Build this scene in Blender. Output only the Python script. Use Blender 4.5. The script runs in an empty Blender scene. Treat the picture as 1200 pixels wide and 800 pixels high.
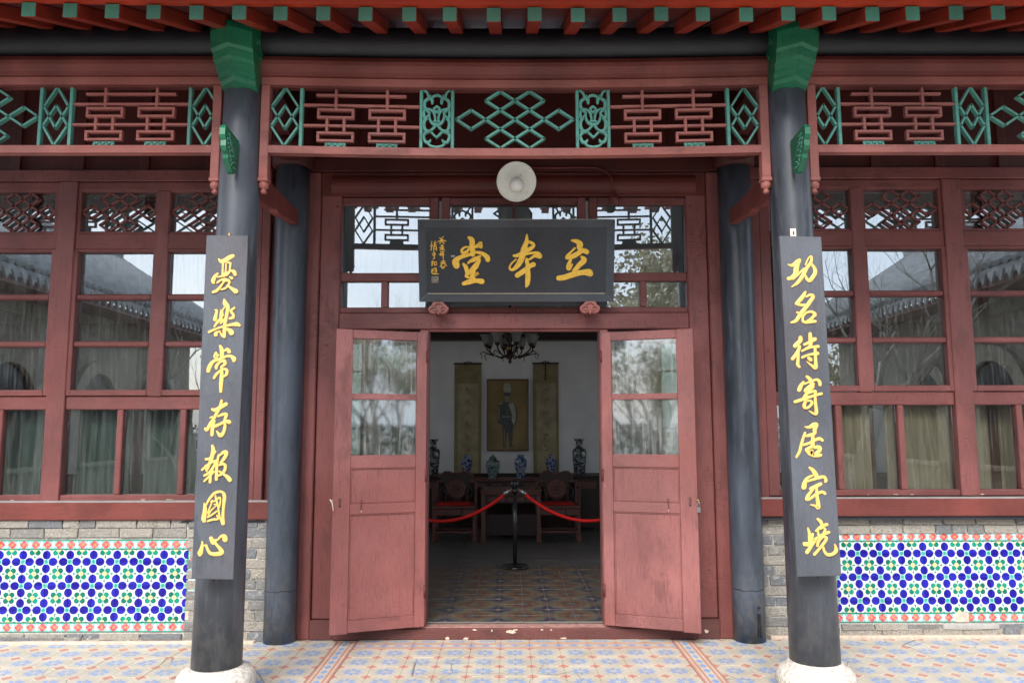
import bpy, bmesh, math, random
from mathutils import Vector, Matrix
R = random.Random(7)
pi = math.pi
scene = bpy.context.scene
C = scene.collection

# ------------------------------------------------------------------ camera
F, PITCH, YAW, ROLL, CX, CH = 912.7, .1122, .0039, .0021, -.04, 1.5455
cam = bpy.data.cameras.new("camera"); cam.sensor_width = 36; cam.lens = F / 1200 * 36
cam.clip_end = 2000; cam.clip_start = .05
co = bpy.data.objects.new("camera", cam); C.objects.link(co); scene.camera = co
co.matrix_world = (Matrix.Translation((CX, 0, CH)) @ Matrix.Rotation(-YAW, 4, 'Z') @ Matrix.Rotation(pi / 2 + PITCH, 4, 'X') @ Matrix.Rotation(-ROLL, 4, 'Z'))

def ray(px, py):
    """viewing ray of a photograph pixel (used to take measurements off the photograph)"""
    u = px - 600; v = py - 400
    c, s = math.cos(ROLL), math.sin(ROLL); u, v = c * u + s * v, -s * u + c * v
    x, y, z = u / F, 1., -v / F
    c, s = math.cos(PITCH), math.sin(PITCH); y, z = y * c - z * s, y * s + z * c
    c, s = math.cos(YAW), math.sin(YAW); x, y = x * c + y * s, -x * s + y * c
    return Vector((x, y, z))
def on_plane(px, py, p0, n):
    d = ray(px, py); o = Vector((CX, 0, CH))
    return o + d * ((Vector(p0) - o).dot(n) / d.dot(n))
def W(px, py, Y):
    return on_plane(px, py, (0, Y, 0), Vector((0, 1, 0)))

# ------------------------------------------------------------------ world, sun, exposure
SUN_EL, SUN_AZ = math.radians(42), math.radians(196)      # azimuth clockwise from +Y: behind the camera, a little left
w = bpy.data.worlds.new("World"); scene.world = w; w.use_nodes = True
nt = w.node_tree; nt.nodes.clear()
out = nt.nodes.new("ShaderNodeOutputWorld"); bg = nt.nodes.new("ShaderNodeBackground")
sky = nt.nodes.new("ShaderNodeTexSky"); sky.sky_type = 'NISHITA'; sky.sun_disc = False
sky.sun_elevation = SUN_EL; sky.sun_rotation = SUN_AZ; sky.dust_density = 2.5; sky.air_density = 1.0
# thin broken cloud over the blue
tc = nt.nodes.new("ShaderNodeTexCoord"); mp = nt.nodes.new("ShaderNodeMapping"); mp.inputs['Scale'].default_value = (1, 1, 2.2)
nz = nt.nodes.new("ShaderNodeTexNoise"); nz.inputs['Scale'].default_value = 2.2; nz.inputs['Detail'].default_value = 6
cr = nt.nodes.new("ShaderNodeValToRGB"); cr.color_ramp.elements[0].position = .35; cr.color_ramp.elements[1].position = .65
cr.color_ramp.elements[0].color = (.45,) * 3 + (1,); cr.color_ramp.elements[1].color = (.92,) * 3 + (1,)
mx = nt.nodes.new("ShaderNodeMix"); mx.data_type = 'RGBA'; mx.inputs[7].default_value = (7.0, 7.7, 8.7, 1)
L = nt.links.new
L(tc.outputs['Generated'], mp.inputs[0]); L(mp.outputs[0], nz.inputs['Vector']); L(nz.outputs[0], cr.inputs[0]); L(cr.outputs[0], mx.inputs[0])
L(sky.outputs[0], mx.inputs[6]); L(mx.outputs[2], bg.inputs[0]); bg.inputs[1].default_value = .13
L(bg.outputs[0], out.inputs[0])
sl = bpy.data.lights.new("sun", 'SUN'); sl.energy = 1.5; sl.angle = math.radians(35); sl.color = (1, .95, .88)
so = bpy.data.objects.new("sun", sl); C.objects.link(so)
sd = Vector((math.sin(SUN_AZ) * math.cos(SUN_EL), math.cos(SUN_AZ) * math.cos(SUN_EL), math.sin(SUN_EL)))
so.rotation_euler = sd.to_track_quat('Z', 'Y').to_euler(); so.location = (0, -5, 12)
vs = scene.view_settings; vs.view_transform = 'Standard'; vs.look = 'None'; vs.exposure = 1.34; vs.gamma = 1
scene.render.engine = 'CYCLES'
scene.cycles.use_denoising = True
scene.cycles.max_bounces = 10; scene.cycles.diffuse_bounces = 6; scene.cycles.transparent_max_bounces = 16
scene.cycles.sample_clamp_indirect = 6; scene.cycles.caustics_reflective = False; scene.cycles.caustics_refractive = False

# ------------------------------------------------------------------ node helpers
class S:
    """a float socket with arithmetic"""
    def __init__(s, m, o): s.m, s.o = m, o
    def _op(s, op, *a):
        n = s.m.nt.nodes.new("ShaderNodeMath"); n.operation = op
        for i, x in enumerate((s,) + a):
            if isinstance(x, S): s.m.nt.links.new(x.o, n.inputs[i])
            else: n.inputs[i].default_value = x
        return S(s.m, n.outputs[0])
    def __add__(s, b): return s._op('ADD', b)
    def __radd__(s, b): return s._op('ADD', b)
    def __sub__(s, b): return s._op('SUBTRACT', b)
    def __rsub__(s, b): return (s * -1) + b
    def __mul__(s, b): return s._op('MULTIPLY', b)
    def __rmul__(s, b): return s._op('MULTIPLY', b)
    def __truediv__(s, b): return s._op('DIVIDE', b)
    def abs(s): return s._op('ABSOLUTE')
    def lt(s, b): return s._op('LESS_THAN', b)
    def gt(s, b): return s._op('GREATER_THAN', b)
    def mn(s, b): return s._op('MINIMUM', b)
    def mx(s, b): return s._op('MAXIMUM', b)
    def sqrt(s): return s._op('SQRT')
    def pow(s, b): return s._op('POWER', b)
    def sin(s): return s._op('SINE')
    def cos(s): return s._op('COSINE')
    def atan2(s, b): return s._op('ARCTAN2', b)
    def pingpong(s, b): return s._op('PINGPONG', b)
    def wrap(s, a, b): return s._op('WRAP', b, a)
    def step(s, a, b):            # smooth 0..1 between a and b
        n = s.m.nt.nodes.new("ShaderNodeMapRange"); n.interpolation_type = 'SMOOTHSTEP'
        s.m.nt.links.new(s.o, n.inputs[0]); n.inputs[1].default_value = a; n.inputs[2].default_value = b
        return S(s.m, n.outputs[0])

class Mat:
    def __init__(s, name, rough=.6, spec=.5):
        s.mat = bpy.data.materials.new(name); s.mat.use_nodes = True; s.nt = s.mat.node_tree
        s.b = s.nt.nodes["Principled BSDF"]; s.b.inputs['Roughness'].default_value = rough
        s.b.inputs['Specular IOR Level'].default_value = spec
        s._g = None
    def pos(s):
        if s._g is None: s._g = s.nt.nodes.new("ShaderNodeNewGeometry").outputs['Position']
        return s._g
    def objc(s): return s.nt.nodes.new("ShaderNodeTexCoord").outputs['Object']
    def rnd(s): return S(s, s.nt.nodes.new("ShaderNodeObjectInfo").outputs['Random'])
    def xyz(s, v):
        n = s.nt.nodes.new("ShaderNodeSeparateXYZ"); s.nt.links.new(v, n.inputs[0]); return [S(s, o) for o in n.outputs]
    def noise(s, scale, sc=(1, 1, 1), detail=3, v=None, rough=.55):
        mp = s.nt.nodes.new("ShaderNodeMapping"); mp.inputs['Scale'].default_value = sc
        s.nt.links.new(v or s.pos(), mp.inputs[0])
        n = s.nt.nodes.new("ShaderNodeTexNoise"); n.inputs['Scale'].default_value = scale; n.inputs['Detail'].default_value = detail
        n.inputs['Roughness'].default_value = rough
        s.nt.links.new(mp.outputs[0], n.inputs['Vector']); return S(s, n.outputs[0])
    def vor(s, scale, sc=(1, 1, 1), feat='DISTANCE_TO_EDGE', v=None):
        mp = s.nt.nodes.new("ShaderNodeMapping"); mp.inputs['Scale'].default_value = sc
        s.nt.links.new(v or s.pos(), mp.inputs[0])
        n = s.nt.nodes.new("ShaderNodeTexVoronoi"); n.feature = feat; n.inputs['Scale'].default_value = scale
        s.nt.links.new(mp.outputs[0], n.inputs['Vector']); return S(s, n.outputs[0])
    def mix(s, f, a, b):
        n = s.nt.nodes.new("ShaderNodeMix"); n.data_type = 'RGBA'
        if isinstance(f, S): s.nt.links.new(f.o, n.inputs[0])
        else: n.inputs[0].default_value = f
        for i, x in ((6, a), (7, b)):
            if isinstance(x, tuple): n.inputs[i].default_value = (*x[:3], 1)
            else: s.nt.links.new(x, n.inputs[i])
        return n.outputs[2]
    def scale(s, col, f):
        n = s.nt.nodes.new("ShaderNodeVectorMath"); n.operation = 'SCALE'
        if isinstance(col, tuple): n.inputs[0].default_value = col[:3]
        else: s.nt.links.new(col, n.inputs[0])
        s.nt.links.new(f.o, n.inputs['Scale']) if isinstance(f, S) else setattr(n.inputs['Scale'], 'default_value', f)
        return n.outputs[0]
    def col(s, c):
        if isinstance(c, tuple): s.b.inputs['Base Color'].default_value = (*c[:3], 1)
        else: s.nt.links.new(c, s.b.inputs['Base Color'])
    def rough(s, f): s.nt.links.new(f.o, s.b.inputs['Roughness'])
    def bump(s, h, dist=.003, strength=.6):
        n = s.nt.nodes.new("ShaderNodeBump"); n.inputs['Distance'].default_value = dist; n.inputs['Strength'].default_value = strength
        s.nt.links.new(h.o, n.inputs['Height']); s.nt.links.new(n.outputs[0], s.b.inputs['Normal'])

M = {}
def paint(key, base, rough=.5, grain='z', streak=.35, crack=.5, dust=.25, chip=None, spec=.4, light=1.35):
    """old oil paint over timber: grain streaks, craquelure, rubbed and dusty patches"""
    m = Mat(key, rough, spec)
    sc = {'z': (14, 14, 1), 'x': (1, 14, 14), 'y': (14, 1, 14), 'n': (3, 3, 3)}[grain]
    g1 = m.noise(7, sc, 4); g2 = m.noise(2.3, (1, 1, .7), 5); g3 = m.noise(38, sc, 2)
    c = m.mix(g2.step(.34, .66), tuple(x * .70 for x in base), tuple(min(1, x * 1.12) for x in base))
    c = m.mix(m.noise(1.1, (1, 1, 1), 3).step(.4, .65) * .5, c, (base[0] * .86, base[1] * .62, base[2] * .55))
    c = m.mix(g1.step(.50, .74) * streak, c, tuple(x * .52 for x in base))
    pale = tuple(min(1, x * light + .04) for x in base)
    c = m.mix(g3.step(.5, .8) * (dust * 1.0), c, pale)
    csc = {'z': (.28, .28, 2.0), 'x': (2.0, .28, .28), 'y': (.28, 2.0, .28), 'n': (1, 1, 1)}[grain]
    patch = m.noise(3.6, {'z': (1.6, 1.6, .5), 'x': (.5, 1.6, 1.6), 'y': (1.6, .5, 1.6), 'n': (1, 1, 1)}[grain], 3).step(.48, .66)
    cr_ = m.noise(62, csc, 2, rough=.6).step(.585, .66) * patch * crack      # short checks across the grain
    c = m.mix(cr_ * .75, c, tuple(x * .25 for x in base))
    # rubbed or repainted blotches, and fine dark specks where the paint has lifted
    blot = m.noise(4.5, {'z': (1, 1, .35), 'x': (.35, 1, 1), 'y': (1, .35, 1), 'n': (1, 1, 1)}[grain], 6, rough=.65)
    c = m.mix(blot.step(.56, .64) * .6 * min(1, streak * 2), c, tuple(x * .52 for x in base))
    c = m.mix(m.noise(55, sc if grain != 'n' else (1, 1, 1), 4, rough=.7).gt(.70) * .55, c, tuple(x * .35 for x in base))
    c = m.mix(m.noise(30, (1, 1, 1), 5, rough=.7).gt(.715) * (.8 * dust), c, tuple(min(1, x * 2.2 + .08) for x in base))
    if chip:
        k = m.noise(16, (1, 1, 1), 5).gt(.735)
        c = m.mix(k, c, chip)
    m.col(c)
    m.bump(g1 * .7 + g3 * .6 + blot * .5 - cr_ * .8, .0035, .7)
    m.rough(m.noise(5, (1, 1, 1), 3) * .3 + (rough - .12))
    M[key] = m.mat; return m.mat
paint('red', (.225, .076, .071), .46, 'z', .6, .9, .4)
paint('red_h', (.215, .070, .065), .46, 'x', .6, .8, .4)
paint('red_door', (.305, .118, .112), .42, 'z', .75, .35, .5)
paint('red_door_h', (.295, .112, .106), .42, 'x', .75, .35, .5)
paint('red_dark', (.14, .032, .026), .45, 'x', .3, .4, .15)
paint('red_roof_shade', (.085, .020, .017), .5, 'z', .3, .3, .15)  # red darkened in the colour to stand for unlit depth under the roof
paint('red_sill', (.19, .045, .036), .42, 'x', .35, .5, .2)
paint('red_plinth', (.14, .050, .045), .55, 'x', .4, .6, .35, chip=(.6, .52, .45))
paint('red_arch', (.21, .055, .046), .45, 'x', .3, .3, .2)
paint('eave_red', (.42, .040, .010), .45, 'x', .2, .2, .15)
paint('rafter_red', (.27, .030, .014), .45, 'y', .5, .3, .15)
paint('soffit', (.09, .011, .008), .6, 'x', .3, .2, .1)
paint('end_green', (.050, .185, .125), .5, 'n', .3, .3, .3)
paint('cap_green', (.010, .165, .078), .34, 'n', .45, .3, .3, spec=.5)
paint('teal', (.115, .37, .30), .45, 'n', .6, .3, .4)
paint('pink', (.38, .135, .115), .5, 'n', .25, .1, .3)
paint('pink_frame', (.37, .13, .11), .5, 'x', .5, .4, .5)
paint('black_beam', (.012, .014, .020), .36, 'x', .2, .1, .1, spec=.55)
def column_mat(key, base):
    m = Mat(key, .36, .5)
    n1 = m.noise(2.2, (1, 1, .5), 5); n2 = m.noise(26, (1, 1, .12), 4, rough=.65); n3 = m.noise(70, (1, 1, .5), 3)
    c = m.mix(n1.step(.3, .7), tuple(x * .60 for x in base), tuple(x * 1.55 for x in base))
    c = m.mix(n2.step(.48, .72) * .6, c, tuple(x * 1.8 + .014 for x in base)); c = m.mix(m.noise(11, (1, 1, .2), 5, rough=.7).step(.56, .64) * .4, c, tuple(x * .5 for x in base))
    c = m.mix(m.noise(34, (1, 1, .6), 6, rough=.75).gt(.70) * .5, c, (.17, .17, .18))
    x, y, z = m.xyz(m.pos()); foot = (1 - z.step(.1, .75)) * m.noise(18, (1, 1, .7), 5).step(.42, .6)
    c = m.mix(foot * .4, c, (.15, .145, .14)); k = m.noise(60, (1, 1, .10), 3, rough=.7).gt(.735); c = m.mix(k * .6, c, tuple(x_ * .3 for x_ in base))
    m.col(c); m.rough(n1 * .25 + n2 * .2 + .16); m.bump(n2 * .5 + n3 * .25 + n1 * .6 - k * .8, .003, .6); M[key] = m.mat
column_mat('column', (.050, .057, .070)); column_mat('wall_column', (.048, .059, .078))
paint('board_slate', (.094, .105, .125), .46, 'z', .45, .15, .5)
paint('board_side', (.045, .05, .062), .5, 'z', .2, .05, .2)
paint('sign_black', (.034, .039, .048), .42, 'z', .6, .1, .7, light=2.2)
paint('sign_frame', (.055, .065, .078), .42, 'x', .4, .1, .4, light=1.8)
paint('conduit', (.18, .045, .035), .45, 'n', .2, .1, .2)
paint('rosewood', (.13, .038, .028), .34, 'z', .4, .0, .2, spec=.6)
paint('rosewood_dark', (.032, .014, .012), .38, 'z', .4, .0, .2, spec=.5)
paint('wainscot', (.07, .033, .022), .55, 'z', .4, .1, .2)
paint('brown_timber', (.16, .07, .04), .5, 'z', .3, .2, .2)

def simple(key, base, rough=.5, var=.15, scale=20, spec=.5, metal=0, bump=0, sc=(1, 1, 1)):
    m = Mat(key, rough, spec); n = m.noise(scale, sc, 4)
    m.col(m.mix(n.step(.3, .7), tuple(x * (1 - var) for x in base), tuple(min(1, x * (1 + var)) for x in base)))
    m.b.inputs['Metallic'].default_value = metal
    if bump: m.bump(n, bump, .6)
    M[key] = m.mat; return m.mat
simple('gold', (.92, .54, .06), .38, .12, 60, .5, 0, .0008)
simple('gold_pale', (.86, .53, .14), .4, .12, 60, .5, 0, .0008)
simple('gold_line', (.45, .40, .30), .45, .15, 60)
simple('wall_white', (.86, .86, .87), .8, .05, 3)
simple('ceiling_white', (.84, .84, .84), .85, .05, 3)
simple('mortar', (.50, .475, .43), .9, .2, 40, .2, 0, .002)
simple('grout', (.55, .50, .44), .9, .15, 40, .2)
simple('steel', (.45, .46, .48), .35, .1, 30, .5, .9)
simple('ivory', (.75, .70, .58), .5, .1, 50)
simple('black_gloss', (.012, .012, .014), .25, .1, 20)
simple('brass', (.45, .28, .10), .35, .2, 60, .5, .9)
simple('bronze_dark', (.045, .026, .016), .35, .3, 60, .5, .6)
simple('rope_red', (.62, .012, .010), .65, .1, 150, .3, 0, .002)
simple('cushion_red', (.55, .012, .010), .7, .1, 80, .3)
simple('stone_base', (.56, .52, .46), .8, .28, 55, .3, 0, .004)
simple('stone_grey', (.40, .39, .37), .85, .15, 12, .3, 0, .003)
simple('plaster', (.62, .50, .40), .85, .15, 30, .3, 0, .002)
simple('print_dark', (.10, .105, .105), .6, .2, 30)
simple('print_mid', (.30, .28, .22), .6, .2, 30)
simple('print_light', (.42, .41, .33), .6, .15, 30)
simple('print_paper', (.30, .215, .085), .55, .18, 4)
simple('scroll_silk', (.30, .245, .13), .8, .15, 8)
simple('scroll_paper', (.42, .355, .225), .8, .18, 5)
simple('ink', (.21, .17, .11), .8, .1, 20)
simple('leaf_dark', (.02, .04, .015), .5, .3, 30)
simple('bark', (.26, .23, .19), .85, .3, 20, .2, 0, .01)
simple('leaf_yellow', (.52, .46, .30), .7, .3, 3, .2)
simple('leaf_green', (.07, .10, .03), .7, .3, 3, .2)
simple('roof_tile', (.30, .31, .32), .85, .3, 6, .2, 0, .01)
simple('grey_brick_far', (.27, .245, .20), .9, .2, 9, .2, 0, .01)
simple('paving', (.40, .375, .34), .85, .15, 2, .2, 0, .004)
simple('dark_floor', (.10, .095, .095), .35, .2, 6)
simple('threshold_top', (.42, .22, .19), .6, .25, 30)

def enamel():
    m = Mat('enamel', .35); v = m.vor(60, feat='F1'); n = m.noise(25)
    c = m.mix(n.step(.3, .8), (.66, .66, .58), (.74, .73, .66)); k = v.lt(.17) * m.noise(9).gt(.55)
    c = m.mix(k, c, (.12, .07, .04)); m.col(c); M['enamel'] = m.mat
enamel(); simple('bulb_glass', (.80, .78, .74), .2, .03, 10)

def glass(key, refl, tint, rough=.0, dirt=.25):
    """window pane: mirror-like sheen over a clear sheet, dusty streaks"""
    mat = bpy.data.materials.new(key); mat.use_nodes = True; nt = mat.node_tree; nt.nodes.clear()
    m = Mat.__new__(Mat); m.nt = nt; m._g = None; m.mat = mat
    o = nt.nodes.new("ShaderNodeOutputMaterial"); tr = nt.nodes.new("ShaderNodeBsdfTransparent"); gl = nt.nodes.new("ShaderNodeBsdfGlossy")
    df = nt.nodes.new("ShaderNodeBsdfDiffuse"); df.inputs[0].default_value = (.45, .45, .43, 1)
    tr.inputs[0].default_value = (*tint, 1); gl.inputs['Roughness'].default_value = rough; gl.inputs[0].default_value = (.92, .95, 1, 1)
    fr = nt.nodes.new("ShaderNodeFresnel"); fr.inputs[0].default_value = 1.5
    fac = S(m, fr.outputs[0]) * 1.9 + refl
    m1 = nt.nodes.new("ShaderNodeMixShader"); nt.links.new(fac.mn(1.0).o, m1.inputs[0]); nt.links.new(tr.outputs[0], m1.inputs[1]); nt.links.new(gl.outputs[0], m1.inputs[2])
    d = m.noise(9, (6, 6, .35), 4).step(.45, .8) * dirt + m.noise(1.7, (1, 1, 1), 3).step(.4, .8) * (dirt * .4)
    m2 = nt.nodes.new("ShaderNodeMixShader"); nt.links.new(d.o, m2.inputs[0]); nt.links.new(m1.outputs[0], m2.inputs[1]); nt.links.new(df.outputs[0], m2.inputs[2])
    bp = nt.nodes.new("ShaderNodeBump"); bp.inputs['Distance'].default_value = .004; bp.inputs['Strength'].default_value = .08
    nt.links.new(m.noise(2.2, (1, 1, 1), 1).o, bp.inputs['Height']); nt.links.new(bp.outputs[0], gl.inputs['Normal'])
    nt.links.new(m2.outputs[0], o.inputs[0]); M[key] = mat
glass('glass', .165, (.62, .68, .66), 0, .12)
glass('glass_leaf', .10, (.75, .80, .78), .035, .5)
glass('glass_low', .045, (.84, .88, .86), 0, .10)
glass('glass_clear', .02, (.93, .95, .94), 0, .03)
glass('glass_dusty', .15, (.58, .63, .61), .0, .14)
glass('glass_sky', .13, (.7, .78, .8), 0, .05)

def brick_mat():
    m = Mat('brick', .88, .2); r = m.rnd(); n = m.noise(22, (1, 1, 1), 5); n2 = m.noise(90, (1, 1, 1), 3)
    c = m.mix(r.step(.05, .6), (.23, .23, .225), (.38, .35, .30))
    c = m.mix(((r * 7.3).wrap(0, 1)).gt(.78), c, (.20, .21, .225))
    c = m.mix(n.step(.55, .72) * .6, c, (.52, .51, .49)); c = m.mix(n2.step(.45, .7) * .55, c, (.10, .095, .085)); c = m.mix(m.noise(6, (1, 1, 1), 5, rough=.7).step(.52, .68) * .5, c, (.15, .145, .13)); c = m.mix(m.noise(13, (1, 1, 1), 6, rough=.75).gt(.64) * .8, c, (.58, .57, .55))
    m.col(c); m.bump(n + n2 * .8, .009, 1.0); M['brick'] = m.mat
brick_mat()

def star_tile(key, worldgrid=None):
    """encaustic floor tile: cream octagon, pink corners, faded blue eight-petal star"""
    m = Mat(key, .55, .35)
    if worldgrid:
        x, y, z = m.xyz(m.pos()); a, tx, ty = worldgrid
        u = ((x - tx) / a).wrap(0, 1) * 2 - 1; v = ((y - ty) / a).wrap(0, 1) * 2 - 1
    else:
        x, y, z = m.xyz(m.objc()); a = .21; u = x * (2 / a); v = y * (2 / a)
    r = (u * u + v * v).sqrt(); th = v.atan2(u) + .0
    wn = m.noise(5, (1, 1, 1), 4); wf = m.noise(70, (1, 1, 1), 3)
    a8 = (th + pi / 8).wrap(0, pi / 4) - pi / 8
    lat = (r * a8.sin()).abs()
    petal = lat.lt((1 - ((r - .42).abs() / .30)) * .15)
    cream = m.mix(wn.step(.3, .7), (.475, .43, .345), (.57, .525, .435))
    cream = m.mix((u.abs() + v.abs()).gt(1.48) , cream, (.64, .58, .47))
    corner = (u.abs() + v.abs()).gt(1.60)
    c = m.mix(petal * (wf.step(.25, .75) * .35 + .6) * (1 - wn.step(.55, .85) * .5), cream, (.155, .30, .62))
    c = m.mix(corner * (.85 - wn.step(.5, .9) * .4), c, (.50, .19, .15))
    c = m.mix(m.noise(26, (1, 1, 1), 5).step(.6, .8) * .25, c, (.40, .34, .27))
    ck = m.vor(2.6, feat='DISTANCE_TO_EDGE').lt(.006) * m.noise(1.3).step(.48, .55)
    c = m.mix(ck * .8, c, (.17, .13, .10)); c = m.mix(m.noise(2.4, (1, 1, 1), 6, rough=.65).step(.54, .72) * .28, c, (.36, .31, .25))
    if worldgrid:
        c = m.mix(u.abs().mx(v.abs()).gt(.985), c, (.35, .3, .25))
    m.col(c); m.bump(wf * .5 + m.noise(9) * .6, .0015, .5); m.rough(wn * .3 + .38); M[key] = m.mat
TA, TX, TY = .21, -1.155, 5.113
star_tile('floor_tile'); star_tile('floor_field', (TA, TX, TY))

def band_tile():
    m = Mat('band_tile', .55, .35); x, y, z = m.xyz(m.objc()); u = x * (2 / .15); v = y * (2 / .21)
    ua = u.abs(); wn = m.noise(5, (1, 1, 1), 4)
    pink = ((ua - .88).abs().lt(.11)) .mx((ua - .5).abs().lt(.11))
    vv = (v * 1.0).wrap(-.5, .5).abs()
    blue = (ua / .34 + vv / .42).lt(1.0)
    c = m.mix(wn.step(.3, .7), (.52, .46, .36), (.62, .56, .45))
    c = m.mix(pink * .85, c, (.50, .21, .165)); c = m.mix(blue * (.85 - wn.step(.5, .9) * .3), c, (.17, .32, .64))
    m.col(c); m.bump(m.noise(60), .001, .5); M['band_tile'] = m.mat
band_tile()

def hall_tile():
    m = Mat('hall_tile', .3, .5); x, y, z = m.xyz(m.pos())      # motif spans 2 x 2 tiles
    u = ((x - .07) / .4).wrap(-.5, .5); v = ((y - 6.303) / .4).wrap(-.5, .5); wn = m.noise(9, (1, 1, 1), 4)
    q = lambda cu, cv: (((u.abs() - cu) * (u.abs() - cu)) + ((v.abs() - cv) * (v.abs() - cv))).sqrt()
    r0 = q(0, 0); r1 = q(.5, .5); r2 = q(.5, 0); r3 = q(0, .5); th = v.atan2(u)
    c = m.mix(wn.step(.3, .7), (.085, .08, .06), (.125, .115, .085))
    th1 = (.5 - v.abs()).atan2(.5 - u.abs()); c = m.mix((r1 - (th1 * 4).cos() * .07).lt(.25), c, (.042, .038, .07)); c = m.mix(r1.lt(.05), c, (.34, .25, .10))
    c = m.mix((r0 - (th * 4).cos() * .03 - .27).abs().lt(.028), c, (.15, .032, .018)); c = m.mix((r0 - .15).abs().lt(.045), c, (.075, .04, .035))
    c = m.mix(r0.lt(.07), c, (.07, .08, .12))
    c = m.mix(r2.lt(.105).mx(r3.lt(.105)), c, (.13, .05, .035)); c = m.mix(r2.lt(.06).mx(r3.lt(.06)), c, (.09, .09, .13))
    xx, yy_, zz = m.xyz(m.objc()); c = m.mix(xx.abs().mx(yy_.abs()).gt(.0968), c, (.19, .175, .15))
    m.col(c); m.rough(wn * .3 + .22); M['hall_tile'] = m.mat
hall_tile()

def glaze(key, fn, rough=.14):
    m = Mat(key, rough, .35); x, y, z = m.xyz(m.objc()); m.col(fn(m, x, z)); m.bump(m.noise(14, (1, 1, 1), 2) + m.rnd() * .3, .0022, .5)
    M[key] = m.mat
TW = .0865
def blue_glaze(m, x, z):
    # local x, z in [0, TW]: blue flower centred on (0,0), green flower on (TW, TW); mirrored tiles give the other quarters
    u = x / TW; v = z / TW
    n = m.noise(30, (1, 1, 1), 3); r = m.rnd()
    white = (.66, .68, .67)
    du = u - .56; d1 = (du * du + v * v * 1.22).sqrt(); dv = v - .56; d2 = (dv * dv + u * u * 1.22).sqrt()
    blue = m.mix((n * .6 + r * .5).step(.3, .85), (.010, .004, .26), (.020, .018, .42))
    c = m.mix(d1.lt(.380).mx(d2.lt(.380)), white, blue)
    tip = (v + (u - .76).abs() * 1.0).lt(.20).mx((u + (v - .76).abs() * 1.0).lt(.20)); c = m.mix(tip * 1.0, c, blue)
    c = m.mix((u.mx(v)).lt(.215), c, (.42, .72, .66)); c = m.mix((u.mx(v)).lt(.155), c, m.mix(r, (.03, .40, .30), (.12, .52, .42)))
    a = 1 - u; b = 1 - v
    da = a - .25; db = b - .25; g = (da * da + db * db).sqrt().lt(.222)
    c = m.mix(g, c, m.mix((n * .5 + r * .6).step(.3, .8), (.0, .15, .095), (.004, .29, .19)))
    bud = (((a - .62) * (a - .62) + b * b).sqrt().lt(.085)).mx(((b - .62) * (b - .62) + a * a).sqrt().lt(.085)); c = m.mix(bud, c, (.01, .36, .25))
    stem = ((a - .52).abs() * .25 + b).lt(.045).mx(((b - .52).abs() * .25 + a).lt(.045)); c = m.mix(stem, c, (.03, .30, .20))
    c = m.mix((a * a + b * b).sqrt().lt(.20), c, (.74, .68, .36))
    return c
glaze('glaze_flower', blue_glaze)
def border_glaze(m, x, z):
    # tile 2*TW wide, .068 high, centred
    u = (x / TW).wrap(-.5, .5) if False else ((x / TW) + .5).wrap(0, 1) - .5
    v = z / .068
    n = m.noise(40, (1, 1, 1), 3)
    c = m.mix(n.step(.3, .7), (.17, .50, .44), (.36, .62, .56))
    c = m.mix(((u - .5).abs().mn((u + .5).abs()) * 1.2 + (v.abs() - .1).abs() * .4).lt(.16), c, (.62, .78, .74))
    ang = v.atan2(u); r = (u * u * 1.0 + v * v * .62).sqrt()
    pet = r.lt((ang * 4).cos() * .045 + .33)
    c = m.mix(pet, c, m.mix(n.step(.35, .65), (.60, .075, .10), (.70, .24, .24)))
    c = m.mix(r.lt(.09), c, (.78, .36, .06)); c = m.mix(v.abs().gt(.40), c, (.015, .27, .19))
    return c
glaze('glaze_border', border_glaze)
simple('glaze_white', (.70, .76, .74), .15, .05, 20)
simple('glaze_green', (.02, .33, .22), .15, .1, 20)

def porcelain(key, blue, amount, ground):
    m = Mat(key, .12, .6); n = m.noise(26, (1, 1, 1), 2, v=m.objc()); n2 = m.noise(60, (1, 1, 1), 2, v=m.objc())
    c = m.mix(n.gt(amount), ground, blue); c = m.mix(n2.gt(.62) * .6, c, blue); m.col(c); M[key] = m.mat
porcelain('porcelain_blue', (.02, .05, .22), .49, (.34, .38, .42)); porcelain('porcelain_grey', (.03, .035, .045), .48, (.26, .30, .30))
porcelain('porcelain_celadon', (.05, .075, .075), .55, (.20, .27, .26))

def cloth(key, base):
    m = Mat(key, .85, .2); m.col(m.mix(m.noise(6, (3, 3, .4), 3).step(.3, .7), tuple(x * .7 for x in base), base)); m.bump(m.noise(300), .0005, .3); M[key] = m.mat
cloth('curtain_beige', (.74, .58, .42)); cloth('curtain_grey', (.30, .35, .33))
mat_bell = Mat('bell_glass', .3); mat_bell.col((.20, .21, .19)); M['bell_glass'] = mat_bell.mat
mc = Mat('crystal', .05); mc.col((.5, .5, .5)); M['crystal'] = mc.mat

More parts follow.
